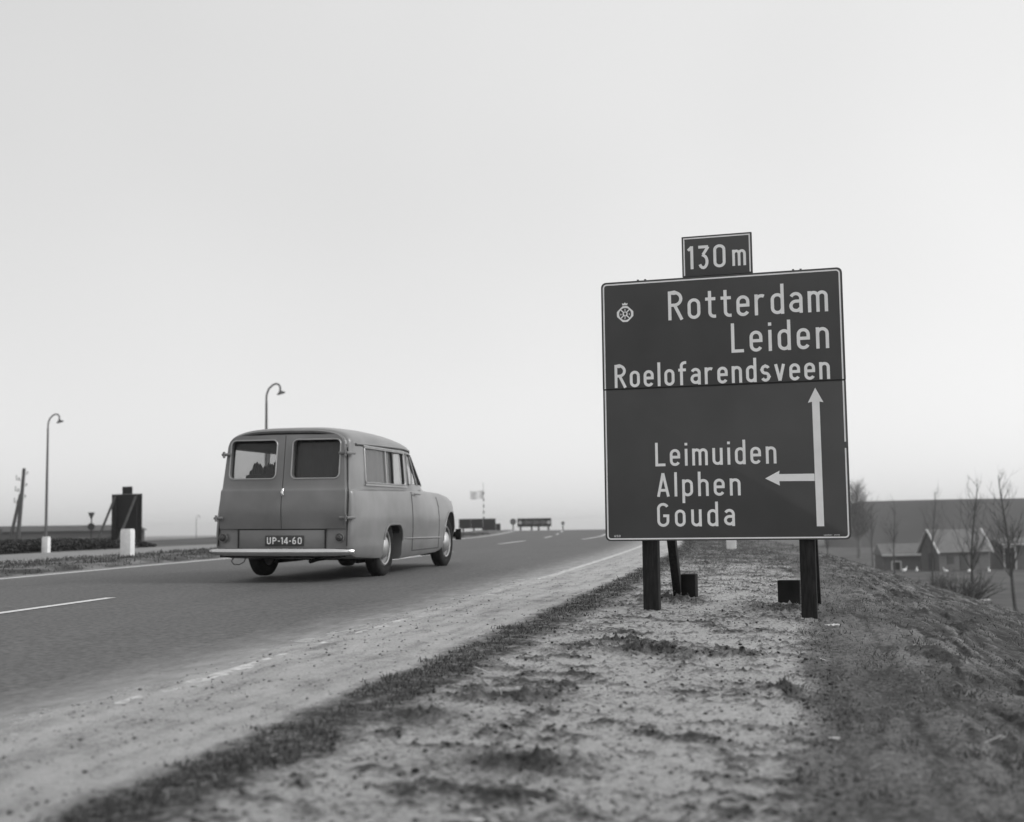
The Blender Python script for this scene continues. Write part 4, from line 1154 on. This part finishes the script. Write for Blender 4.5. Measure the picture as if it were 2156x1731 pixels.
# the driver: one skinned body, seated, hands on the wheel
def skin_body(joints, edges, radii, name, mat, label, cat, loc, rot):
    me = bpy.data.meshes.new('skin'); me.from_pydata(joints, edges, []); me.update()
    o = bpy.data.objects.new('tmp', me); COL.objects.link(o)
    md = o.modifiers.new('s', 'SKIN'); md.use_smooth_shade = True
    for i, r in enumerate(radii):
        sv = me.skin_vertices[0].data[i]; sv.radius = (r, r) if not hasattr(r, '__len__') else r; sv.use_root = (i == 0)
    sb = o.modifiers.new('u', 'SUBSURF'); sb.levels = 2; sb.render_levels = 2
    dg = bpy.context.evaluated_depsgraph_get(); dg.update()
    m2 = bpy.data.meshes.new_from_object(o.evaluated_get(dg)); m2.name = name; m2.materials.clear(); m2.materials.append(mat)
    bpy.data.objects.remove(o, do_unlink=True)
    ob = bpy.data.objects.new(name, m2); ob.location = loc; ob.rotation_euler = rot
    return link(ob, None, None, label, cat)
J = [(0, .50, .84), (0, .42, 1.02), (0, .41, 1.17), (0, .44, 1.27), (0, .46, 1.31), (0, .47, 1.38), (0, .475, 1.44),
     (-.18, .42, 1.15), (-.24, .55, .98), (-.17, .86, 1.0), (-.16, .96, 1.06), (.18, .42, 1.15), (.24, .55, .98), (.17, .86, 1.0), (.16, .96, 1.06),
     (-.10, .58, .80), (-.12, 1.0, .80), (-.12, 1.12, .52), (.10, .58, .80), (.12, 1.0, .80), (.12, 1.12, .52)]
E_ = [(0, 1), (1, 2), (2, 3), (3, 4), (4, 5), (5, 6), (2, 7), (7, 8), (8, 9), (9, 10), (2, 11), (11, 12), (12, 13), (13, 14), (0, 15), (15, 16), (16, 17), (0, 18), (18, 19), (19, 20)]
Rr = [(.17, .12), (.17, .12), (.16, .11), .055, .07, .095, .07, .075, .055, .042, .035, .075, .055, .042, .035, .09, .075, .055, .09, .075, .055]
J = [(x - .33, y, z - (.06 if z > 1.1 else 0)) for x, y, z in J]
person = skin_body(J, E_, Rr, 'person', MT['cloth'], 'driver in dark clothes at the wheel of the grey van', 'person', CAR_O, van.rotation_euler)
for hx in (-.17, .17):                   # hands closed on the rim: palm and five fingers
    m = MB(); cx = -.33 + hx
    m.tube([(cx, .95, 1.05), (cx, .99, 1.075), (cx, 1.01, 1.085)], [.030, .036, .028], 8)
    for k in range(4):
        dx = (k - 1.5) * .017; ln = (1, 1.12, 1.05, .85)[k]
        m.tube([(cx + dx, 1.0, 1.09), (cx + dx, 1.03, 1.09 + .012 * ln), (cx + dx, 1.045, 1.075), (cx + dx, 1.03, 1.06)], [.009, .009, .008, .007], 6)
    m.tube([(cx - math.copysign(.03, hx), .97, 1.06), (cx - math.copysign(.045, hx), .99, 1.07), (cx - math.copysign(.04, hx), 1.02, 1.06)], [.011, .010, .008], 6)
    m.build('hand', MT['skin'], person, smooth=70)
m = MB(); m.lathe([(.001, .12), (.06, .115), (.09, .085), (.104, .04), (.10, 0), (.125, -.012), (.10, -.02)], 16, 'z', (-.33, .465, 1.37)); m.build('cap', MT['gap'], person, smooth=50)

# ------------------------------------------------------------------ street furniture
def gz_at(x, y): return float(ground_z(x, y))
def marker(x, y, w, h, d, label, rz=0.0, z=None):
    z0 = gz_at(x, y) if z is None else z
    e_ = empty('marker_post', (x, y, z0), rz, label, 'marker post', 'white concrete marker posts along the roads')
    m = MB(); m.box((0, 0, h / 2 - .1), (w, d, h + .2)); p = m.build('shaft', MT['concrete'], e_, bevel=.012)
    m = MB(); m.box((0, 0, h + .012), (w * .9, d * .9, .024)); m.build('top', MT['concrete'], e_, bevel=.006)
    return e_
zB = float(medz(np.array([18.95]), np.array([-8.9]))[0])
marker(-6.65, 21.356, .195, .475, .16, 'thick white marker post on the grass median in front of the dark sign back', -.2, zB - .03)
marker(-10.95, 29.05, .158, .36, .13, 'white marker post beside the side road at the foot of a lamp post', -.2, .30)
marker(3.90, 22.3, .17, .40, .14, 'white marker post on the verge seen below the large direction sign', -.2, float(surf(22.5, 1.8)) )

def lamp_post(x, y, z0, ztop, label, r=.075, aim=.0):
    e_ = empty('lamp_post', (x, y, z0), aim, label, 'lamp post', 'curved street lamps left of the road')
    H = ztop - z0
    m = MB(); m.tube([(0, 0, -.3), (0, 0, .9), (0, 0, .95), (0, 0, H * .55), (0, 0, H - .75)], [r * 1.25, r * 1.25, r, r * .85, r * .62], 10)
    m.build('pole', MT['lamp'], e_, smooth=50)
    m = MB(); P = [(0, 0, H - .76), (0, 0, H - .55), (.03, 0, H - .40), (.10, 0, H - .22), (.25, 0, H - .07), (.40, 0, H + .0), (.52, 0, H - .04), (.58, 0, H - .14), (.59, 0, H - .30)]
    m.tube(P, r * .55, 8); m.build('arm', MT['lamp'], e_, smooth=50)
    m = MB(); m.lathe([(.03, .10), (.06, .06), (.09, -.02), (.20, -.08), (.27, -.13), (.265, -.145), (.18, -.10), (.02, -.10)], 16, 'z', (0, 0, 0)); sh = m.build('lamp_shade', MT['lamp'], e_, smooth=50)
    sh.location = (.59, 0, H - .32); sh.rotation_euler = (0, -.3, 0); sh.scale = (.72, .72, .8)
    m = MB(); m.lathe([(.05, -.09), (.07, -.13), (.05, -.18), (.001, -.20)], 12, 'z'); b = m.build('bulb', MT['concrete'], sh, smooth=60)
    return e_
lamp_post(-24.15, 64.0, gz_at(-24.15, 64.0), 6.99, 'curved lamp post rising over the white marker at the far left')
lamp_post(-10.39, 52.0, gz_at(-10.39, 52.0), 6.96, 'curved lamp post seen above the roof of the grey van')
lamp_post(-58.9, 230.0, -3.3, 3.95, 'faint distant lamp post in the haze left of the van', r=.07)

# back of another direction sign, with its struts
bs = empty('sign_back', (-15.6, 50.0, gz_at(-15.6, 50.0)), -.33, 'dark back of a direction sign with slanting struts, left of the van', 'sign')
z0 = bs.location.z
for nm, x0, x1, za, zc in (('back_panel', -.74, .70, .40, 2.32), ('distance_plate', -.24, .23, 2.325, 2.62)):
    m = MB(); m.box(((x0 + x1) / 2, 0, (za + zc) / 2 - z0), (x1 - x0, .03, zc - za)); m.build(nm, MT['dark'], bs, bevel=.004)
for x in (-.50, .48):
    m = MB(); m.box((x, -.06, .75), (.10, .085, 2.3)); m.build('post', MT['post'], bs)
    m = MB(); m.bar((x, -.115, 1.85), (x - .0, -1.35, -.15), .07, .07); m.build('strut', MT['bark'], bs)
# give-way sign far left
gy = empty('give_way_sign', (-37.5, 110.0, gz_at(-37.5, 110.0)), 0, 'small inverted triangle sign over a round sign on a thin post', 'sign')
z0 = gy.location.z; H = 2.66 - z0
m = MB(); m.prism([(-.30, H), (.30, H), (0.03, H - .62), (-.03, H - .62)], -.02, .02); m.build('triangle_panel', MT['dark'], gy)
m = MB(); m.lathe([(.001, -.02), (.32, -.02), (.32, .02), (.001, .02)], 18, 'y', (0, 0, H - 1.25)); m.build('round_panel', MT['dark'], gy)
m = MB(); m.tube([(0, .05, -.2), (0, .05, H - .1)], .06, 8); m.build('post', MT['dark'], gy)

# telegraph pole with a strut
tp = empty('telegraph_pole', (-37.9, 95.0, gz_at(-37.9, 95.0)), 0, 'leaning timber telegraph pole with side strut at the far left', 'pole')
z0 = tp.location.z
m = MB(); m.tube([(-.35, 0, -.3), (.05, 0, 2.5 - z0), (.28, 0, 5.87 - z0)], [.18, .15, .12], 10); m.build('pole', MT['bark'], tp, smooth=50)
m = MB(); m.tube([(-1.35, 0, -.3), (-.5, 0, 1.2 - z0), (.08, -.1, 3.9 - z0)], [.15, .13, .11], 10); m.build('strut', MT['bark'], tp, smooth=50)
for zz, sgn in ((5.4, 1), (4.95, -1), (4.5, 1), (4.1, -1), (3.6, 1), (3.2, -1)):
    px = .05 + (zz - 2.5) * .068
    m = MB(); m.tube([(px, -.02, zz - z0), (px + sgn * .30, -.02, zz - z0), (px + sgn * .30, -.02, zz + .10 - z0)], .022, 6); m.lathe([(.02, 0), (.06, .03), (.05, .12), (.001, .15)], 8, 'z', (px + sgn * .30, -.02, zz + .08 - z0)); m.build('insulator', MT['lamp'], tp)
    if sgn < 0:
        m = MB(); m.tube([(px - .5, -.02, zz + .02 - z0), (px - .5, -.02, zz + .4 - z0)], .03, 6); m.tube([(px, -.02, zz - z0), (px - .5, -.02, zz + .02 - z0)], .02, 6); m.build('insulator', MT['lamp'], tp)

# low boards over the crest of the road
def board(name, x0, x1, za, zc, y, legs, label, steps=None, letters=False):
    g = gz_at((x0 + x1) / 2, y) - .2
    e_ = empty(name, ((x0 + x1) / 2, y, g), 0, label, 'sign'); cx = (x0 + x1) / 2
    for (a, b_, c, d) in (steps or [(x0, x1, za, zc)]):
        n = max(1, int(round((b_ - a) / .9)))
        for k in range(n):
            p, q_ = a + (b_ - a) * k / n, a + (b_ - a) * (k + 1) / n
            m = MB(); m.box(((p + q_) / 2 - cx, .003 * (k % 2), (c + d) / 2 - g), (q_ - p - .01, .05, d - c)); m.build('board', MT['dark'], e_)
    for x in legs:
        m = MB(); m.box((x - cx, .07, (za + .1 - g) / 2), (.17, .10, za + .2 - g)); m.build('leg', MT['lamp'], e_)
    if letters:
        for k in range(9):
            x = x0 + .62 + k * .24
            m = MB(); m.box((x - cx, -.03, (za + zc) / 2 - g + .02), (.12 + .05 * (k % 3), .01, .26 + .06 * (k % 2))); m.build('faded_letter', MT['poleband'], e_)
        for x in (x0 + .26, x1 - .24):
            m = MB(); m.lathe([(.001, -.035), (.17, -.035), (.17, -.02)], 16, 'y', (x - cx, 0, (za + zc) / 2 - g)); m.build('disc', MT['trim'], e_)
    return e_
board('board_sign', -4.87, -1.18, .62, 1.56, 110.0, (-4.5, -3.55, -2.75, -2.2, -1.45), 'dark stepped low board sign on short legs just right of the van',
      steps=[(-4.87, -2.75, .70, 1.56), (-2.745, -1.60, .50, 1.56), (-1.595, -1.18, .52, 1.10)])
board('board_sign', .33, 3.48, .78, 1.56, 115.0, (.62, 1.65, 2.3, 3.2), 'low dark board with pale discs at both ends near the crest of the road', letters=True)
fp = empty('flagpole', (-3.12, 130.0, gz_at(-3.12, 130) - .2), 0, 'banded pole with a pale square flag far along the road', 'flagpole')
z0 = fp.location.z; H = 5.5 - z0
m = MB(); m.tube([(0, 0, 0), (0, 0, H)], [.08, .05], 8); m.build('pole', MT['flag'], fp, smooth=60)
for k in range(6):
    m = MB(); za = H * (.30 + .10 * k); m.tube([(0, 0, za), (0, 0, za + H * .05)], [.085 - .005 * k] * 2, 8); m.build('band', MT['poleband'], fp, smooth=60)
m = MB(); n_ = 10
for k in range(n_ + 1):
    for zz in (4.62, 3.75):
        m.v.append((-.06 - 1.4 * k / n_, .06 * math.sin(k * .9), zz - z0 + .05 * math.sin(k * .7)))
for k in range(n_): m.f.append((2 * k, 2 * k + 1, 2 * k + 3, 2 * k + 2))
m.build('flag', MT['flag'], fp)
for x, y, zt, lab in ((-.06, 105.0, 1.49, 'small round traffic sign between the two low boards'), (4.75, 120.0, 1.25, 'faint tiny signpost right of the low boards')):
    g = gz_at(x, y) - .2
    e_ = empty('round_sign', (x, y, g), 0, lab, 'sign')
    m = MB(); m.tube([(0, 0, 0), (0, 0, zt - g)], .055, 8); m.build('post', MT['lamp'], e_)
    r = .26 if x < 1 else .16
    m = MB(); m.lathe([(.001, -.09), (r, -.09), (r, -.06), (.001, -.06)], 18, 'y', (0, 0, zt - r - g)); m.build('disc', MT['lamp'], e_)
    m = MB(); m.lathe([(.001, -.10), (r * .55, -.10)], 14, 'y', (0, 0, zt - r - g)); m.build('disc_face', MT['poleband'], e_)

# ------------------------------------------------------------------ left: low hedge and warehouse
def leafy(name, pts, n, size, mat, label, cat, parent=None, tone=(.5, .3)):
    P = np.array(pts); n = len(P)
    a = RNG.normal(size=(n, 3)); a /= np.linalg.norm(a, axis=1)[:, None]
    b = np.cross(a, RNG.normal(size=(n, 3))); b /= np.linalg.norm(b, axis=1)[:, None]
    s = size * RNG.uniform(.6, 1.4, n)[:, None]
    V = np.stack([P - a * s, P + b * s * .6, P + a * s, P - b * s * .6], 1).reshape(-1, 3)
    o = np.arange(n) * 4
    return fast_mesh(name, V, np.stack([o, o + 1, o + 2, o + 3], 1).ravel(), np.arange(n) * 4, mat, parent, {'tone': np.repeat(np.clip(RNG.normal(tone[0], tone[1], n), 0, 1), 4)})
def hedge(s0, s1, t0, t1, hfun, n, label):
    s = RNG.uniform(s0, s1, n); t = RNG.uniform(t0, t1, n)
    h = hfun(s) * (1 + .35 * fbm(s * .9, t * 1.5, 3, 91)) * RNG.random(n) ** .6
    x, y = world_xy(s, t); z = surf(s, t) + h
    e_ = empty('hedge', (float(x.mean()), float(y.mean()), float(surf((s0 + s1) / 2, (t0 + t1) / 2))), 0, label, 'hedge')
    off = np.array(e_.location)
    leafy('foliage', np.stack([x, y, z], 1) - off, n, .032, MT['hedge'], None, None, e_)
    # a few woody stems inside
    m = MB()
    for k in range(40):
        ss, tt = random.uniform(s0, s1), random.uniform(t0, t1); xx, yy = world_xy(ss, tt); zz = float(surf(ss, tt))
        m.tube([(float(xx) - off[0], float(yy) - off[1], zz - .1 - off[2]), (float(xx) - off[0] + random.uniform(-.1, .1), float(yy) - off[1], zz + float(hfun(ss)) * .8 - off[2])], .012, 4)
    m.build('stems', MT['bark'], e_)
    return e_
hedge(12, 32, -16.2, -14.35, lambda s: np.interp(s, [12, 24, 25.5, 29, 31, 32], [.12, .15, .26, .26, .16, .05]), 80000, 'low dark hedge along the far edge of the side road at left')

wh = empty('warehouse', (-50, 130, FIELD), 0, 'long low grey warehouse behind the hedge at the far left', 'building')
A0, A1 = Vector((-75, 118, 0)), Vector((-40.2, 135, 0)); dr_ = (A1 - A0).normalized(); nr_ = Vector((-dr_.y, dr_.x, 0)); wl = (A1 - A0).length
wh.location = (A0.x, A0.y, FIELD); wh.rotation_euler = (0, 0, math.atan2(dr_.y, dr_.x))
m = MB(); m.box((wl / 2, 7, 2.35), (wl, 14, 4.7)); m.build('wall', MT['ware'], wh)
m = MB(); m.prism([(-.3, 4.7), (14.3, 4.7), (7, 5.35)], -.3, wl + .3, 'yz'); m.build('roof', MT['warer'], wh)
for k in range(7):
    m = MB(); m.box((3 + k * 5, -.04, 2.2), (2.2, .06, 3.6)); m.build('door', MT['brick'], wh)
    m = MB(); m.box((5.5 + k * 5, -.05, 3.6), (1.4, .06, .8)); m.build('window', MT['dark'], wh)
m = MB(); m.box((wl - 15, -.3, 2.5), (1.2, .6, 5.0)); m.build('buttress', MT['warer'], wh)

# ------------------------------------------------------------------ bare trees
def bare_tree(name, x, y, z, H, seed, label, group, lean=(0, 0), spread=.35, mat='bark', nb=26, r0=.10, twigs=3, whippy=1.0):
    rnd = random.Random(seed)
    e_ = empty(name, (x, y, z), rnd.uniform(0, 6), label, 'tree', group)
    m = MB(); P = []; Rd = []
    lx, ly = lean
    for k in range(12):
        u = k / 11
        P.append(Vector((lx * u * H + .06 * math.sin(u * 7 + seed) * H * .12, ly * u * H + .05 * math.sin(u * 5 + seed * 2) * H * .12, u * H * .93 - .2))); Rd.append(r0 * (1 - u) ** .8 * 1.0 + .012)
    Rd[0] *= 1.35
    m.tube(P, Rd, 8); m.build('trunk', MT[mat], e_, smooth=60)
    c = MB()
    def branch(p, d, ln, r, lvl):
        n = 5; pts = [p]; q = p.copy(); dd = d.copy()
        for i in range(n):
            dd = (dd + Vector((rnd.gauss(0, .10), rnd.gauss(0, .10), .10 * whippy + rnd.gauss(0, .05)))).normalized(); q = q + dd * (ln / n); pts.append(q.copy())
        c.tube(pts, [r * (1 - .8 * i / n) for i in range(n + 1)], 4 if lvl == 0 else 3, False)
        if lvl < 2:
            for k in range(twigs if lvl == 0 else 3):
                i = rnd.randint(1, n - 1); ax = Vector((rnd.gauss(0, 1), rnd.gauss(0, 1), rnd.gauss(.3, .6))).normalized()
                branch(pts[i].copy(), (dd * .75 + ax * .65).normalized(), ln * rnd.uniform(.35, .6), r * .5, lvl + 1)
    for k in range(nb):
        u = rnd.uniform(.22, .97) ** .9; i = min(10, int(u * 11)); p = P[i].lerp(P[i + 1], u * 11 - i)
        a = rnd.uniform(0, 6.283); d = Vector((math.cos(a) * spread, math.sin(a) * spread, .75)).normalized()
        branch(p, d, H * (.34 * (1 - u) + .10) * rnd.uniform(.6, 1.25), max(.008, r0 * .42 * (1 - u) + .006), 0)
    c.build('crown', MT[mat], e_, smooth=60)
    return e_
ROW = 'young bare trees in a row below the bank'
bare_tree('bare_tree', 34.85, 121.0, -3.65, 6.6, 3, 'thin bare tree nearest to the right edge of the large sign', ROW, (-.02, 0), nb=18, r0=.055)
bare_tree('bare_tree', 30.83, 101.0, -3.65, 6.8, 5, 'slim bare tree between the large sign and the farmhouse', ROW, (-.04, 0), nb=20, r0=.055)
bare_tree('bare_tree', 28.08, 84.0, -3.65, 6.9, 11, 'bare tree in front of the farmhouse white gable', ROW, (-.07, 0), .5, nb=26, r0=.062)
bare_tree('bare_tree', 24.81, 68.0, -3.65, 7.3, 17, 'bare tree rising from the thorny bush before the farmhouse roof', ROW, (-.09, 0), .55, nb=32, r0=.07)
bare_tree('bare_tree', 23.50, 58.5, -3.65, 7.2, 23, 'rightmost bare tree with widely forked branches at the picture edge', ROW, (-.07, 0), .62, nb=36, r0=.078)
bare_tree('bare_tree', 33.2, 132.0, -3.65, 5.6, 29, 'faint thin sapling half hidden by the right edge of the sign', ROW, (-.03, 0), nb=12, r0=.09)
bare_tree('willow_tree', 41.6, 150.0, -3.65, 9.9, 31, 'broad pale bare tree with dense twigs beside the sign, behind the dyke end', None, (0, 0), .95, 'twig', 150, .22, 6, .75)
bare_tree('bare_bush', -51.5, 118.0, -3.4, 6.3, 37, 'bare twiggy bush at the far left edge before the warehouse', None, (0, 0), .8, 'twig', 34, .08, 4, .8)
# thorn bush
rb_ = random.Random(5)
bu = empty('thorn_bush', (23.6, 66.5, -3.55), 0, 'low dense thorny bush at the foot of the bank', 'bush')
c = MB(); st_ = MB()
for k in range(170):
    a = rb_.uniform(0, 6.283); r = rb_.uniform(0, 1.0); p = Vector((r * math.cos(a) * 1.1, r * math.sin(a) * .8, -.1)); d = Vector((math.cos(a) * .55, math.sin(a) * .55, rb_.uniform(.5, 1.2))).normalized()
    pts = [p]
    for i in range(5):
        d = (d + Vector((rb_.gauss(0, .18), rb_.gauss(0, .18), rb_.gauss(-.05, .12)))).normalized(); pts.append(pts[-1] + d * rb_.uniform(.22, .50))
    (st_ if k < 20 else c).tube(pts, [.026 * (1 - i / 6) for i in range(6)], 4, False)
    for j in range(3):
        i = rb_.randint(1, 4); e2 = Vector((rb_.gauss(0, 1), rb_.gauss(0, 1), rb_.gauss(.2, .7))).normalized(); c.tube([pts[i], pts[i] + e2 * .25, pts[i] + e2 * .45 + Vector((0, 0, .05))], [.010, .007, .003], 3, False)
st_.build('stems', MT['bark'], bu); c.build('twigs', MT['bark'], bu)

# ------------------------------------------------------------------ right: dyke and farm
ds = np.linspace(0, 1, 60); prof = [(-16, FIELD - .3), (-14, FIELD), (-1.6, 4.3), (-.6, 4.55), (3, 4.55), (4, 4.3), (18, FIELD), (20, FIELD - .3)]
D0, D1 = Vector((57.5, 228, 0)), Vector((230, 190, 0)); dd_ = (D1 - D0).normalized(); dn = Vector((-dd_.y, dd_.x, 0)); Ld = (D1 - D0).length
P_ = np.zeros((60, len(prof) * 1, 3))
for i, u in enumerate(ds):
    hs_ = float(sstep(-.03, .035, u))
    for j, (a, z) in enumerate(prof):
        p = D0 + dd_ * (u * Ld) + dn * (a * (.35 + .65 * hs_)); P_[i, j] = (p.x, p.y, FIELD - .3 + (z - FIELD + .3) * (.45 + .55 * hs_) + .03 * math.sin(u * 40 + j))
grid_mesh('dyke', P_, MT['dyke'], kind='structure')

def house():
    e_ = empty('farmhouse', (36.1, 108.0, FIELD), .36, 'small farmhouse with pale tiled roof and white gable boards below the bank', 'house')
    Lh, Wd, eh, rh = 5.4, 2.3, 1.75, 3.55       # length, depth, eaves, ridge
    m = MB(); m.box((Lh / 2, 0, eh / 2), (Lh, Wd, eh))
    m.prism([(-Wd / 2, eh), (Wd / 2, eh), (0, rh - .12)], 0, Lh, 'yz'); m.build('wall', MT['brick'], e_)
    for sgn in (-1, 1):
        m = MB(); a = Vector((Lh / 2, sgn * (Wd / 2 + .25), eh - .18)); b_ = Vector((Lh / 2, 0, rh))
        m.bar(a, b_, Lh + .4, .08, upv=(0, sgn * -1, 1)); rf = m.build('roof_slope', MT['roof'], e_)
    for x in (-.24, Lh + .24):
        for sgn in (-1, 1):
            m = MB(); m.bar((x, sgn * (Wd / 2 + .30), eh - .22), (x, 0, rh + .05), .07, .20, upv=(1, 0, 0)); m.build('gable_board', MT['bargeboard'], e_)
    for x in (1.2, 3.9):
        m = MB(); m.box((x, -Wd / 2 - .02, .95), (.7, .05, .7)); w = m.build('window', MT['warer'], e_)
    m = MB(); m.box((-.02, -.2, .8), (.05, .8, 1.5)); m.build('door', MT['warer'], e_)
    m = MB(); m.box((2.6, -Wd / 2 - .02, .85), (.8, .05, 1.6)); m.build('door', MT['warer'], e_)
    return e_
house()
def shed(name, x, y, rz, L, D, eh, rh, label, frame=None):
    e_ = empty(name, (x, y, FIELD), rz, label, 'shed')
    m = MB(); m.box((L / 2, D / 2, eh / 2), (L, D, eh)); m.build('wall', MT['brick'], e_)
    m = MB(); m.prism([(-.2, eh), (D + .2, eh), (D * .5, rh)], -.15, L + .15, 'yz'); m.build('roof', MT['roof'], e_)
    m = MB(); m.box((L / 2, -.24, eh + .02), (L + .3, .06, .16)); m.build('fascia', MT['bargeboard'] if frame else MT['roof'], e_)
    if frame:
        x0, x1, h = frame
        m = MB(); m.box(((x0 + x1) / 2, -.03, h / 2), (x1 - x0 - .2, .05, h - .1)); dd2 = m.build('door', MT['dark'], e_)
        for xx in (x0, x1): 
            m = MB(); m.box((xx, -.05, h / 2), (.12, .08, h)); m.build('frame', MT['bargeboard'], dd2)
        m = MB(); m.box(((x0 + x1) / 2, -.05, h), (x1 - x0, .08, .12)); m.build('frame', MT['bargeboard'], dd2)
    return e_
shed('shed', 33.2, 112.0, -.05, 3.6, 3.0, 1.3, 2.35, 'low shed with a white framed door left of the farmhouse', (.75, 1.55, .75))
shed('shed', 43.0, 109.5, -.05, 6.0, 3.4, 2.15, 2.7, 'flat-roofed shed with white fascia right of the farmhouse', (.1, 1.1, 1.95))
# white birds in the meadow
def bird(x, y, rz, s, label):
    z = gz_at(x, y)
    e_ = empty('white_bird', (x, y, z), rz, label, 'bird', 'white birds standing in the meadow before the farm')
    bm = bmesh.new(); bmesh.ops.create_uvsphere(bm, u_segments=12, v_segments=8, radius=1)
    for v in bm.verts:
        v.co = Vector((v.co.x * .26 * s, v.co.y * .15 * s, v.co.z * .15 * s + .06 * s * max(0, v.co.x) - .0)) + Vector((0, 0, .34 * s))
    bm_obj('body', bm, MT['feather'], e_, smooth=80)
    m = MB(); m.tube([(.16 * s, 0, .38 * s), (.25 * s, 0, .50 * s), (.26 * s, 0, .64 * s), (.30 * s, 0, .69 * s), (.38 * s, 0, .67 * s)], [.07 * s, .045 * s, .04 * s, .05 * s, .015 * s], 8); m.build('neck', MT['feather'], e_, smooth=70)
    for yy in (-.05, .05):
        m = MB(); m.tube([(0, yy * s, .25 * s), (.01, yy * s, 0)], .018 * s, 5); m.build('leg', MT['lamp'], e_)
for (x, y, rz, s, lab) in ((32.4, 103.5, .3, .85, 'leftmost white bird in the meadow, below the shed door'), (33.6, 104.0, 1.2, .75, 'white bird just right of the shed door in the meadow'), (35.2, 101.5, 2.6, .75, 'white bird beside the bare tree before the farmhouse gable'), (36.9, 101.0, .5, .75, 'white bird in the meadow under the farmhouse wall'), (38.3, 100.5, 1.4, .75, 'white bird just above the thorny bush'), (40.6, 97.5, .1, 1.0, 'largest white bird right of the thorny bush')):
    bird(x, y, rz, s, lab)
# scraps of paper
def scrap(x, y, size, label, seed, z=None):
    rnd = random.Random(seed); z = (fine_z(x, y) if z is None else z)
    n = 7; V = []
    for i in range(n):
        for j in range(n):
            V.append(((i / (n - 1) - .5) * size * 1.6, (j / (n - 1) - .5) * size, .008 + .22 * size * abs(math.sin(i * 1.3 + j * .8 + seed)) + rnd.uniform(0, .12) * size))
    Fc = [(i * n + j, (i + 1) * n + j, (i + 1) * n + j + 1, i * n + j + 1) for i in range(n - 1) for j in range(n - 1)]
    o = pydata('paper_scrap', V, Fc, MT['paper'], None, label=label, cat='litter'); o.location = (x, y, z); o.rotation_euler = (0, 0, rnd.uniform(-.4, .4)); return o
scrap(1.93, 7.62, .05, 'crumpled white scrap beside the foot of the right sign post', 2)
scrap(24.3, 64.5, .36, 'pale torn sheet lying at the right of the thorny bush', 4, -3.45)
scrap(1.02, 4.05, .022, 'small pale chip lying in the foreground sand', 6)
scrap(-.10, 2.98, .022, 'small pale chip at the bottom of the foreground', 8)

# ------------------------------------------------------------------ damp winter air
hz = MB(); hz.box((0, 760, 3.5), (3600, 2500, 17.0))
vm = bpy.data.materials.new('haze'); vm.use_nodes = True
vt_ = vm.node_tree; vt_.nodes.remove(vt_.nodes['Principled BSDF'])
pv = vt_.nodes.new('ShaderNodeVolumePrincipled')
pv.inputs['Color'].default_value = (1, 1, 1, 1)
pv.inputs['Density'].default_value = 0.0006
pv.inputs['Anisotropy'].default_value = 0.7
vt_.links.new(pv.outputs[0], vt_.nodes['Material Output'].inputs['Volume'])
hb = hz.build('haze', vm, None, kind='stuff')
tag(hb, 'pale damp haze over the whole landscape', 'haze')
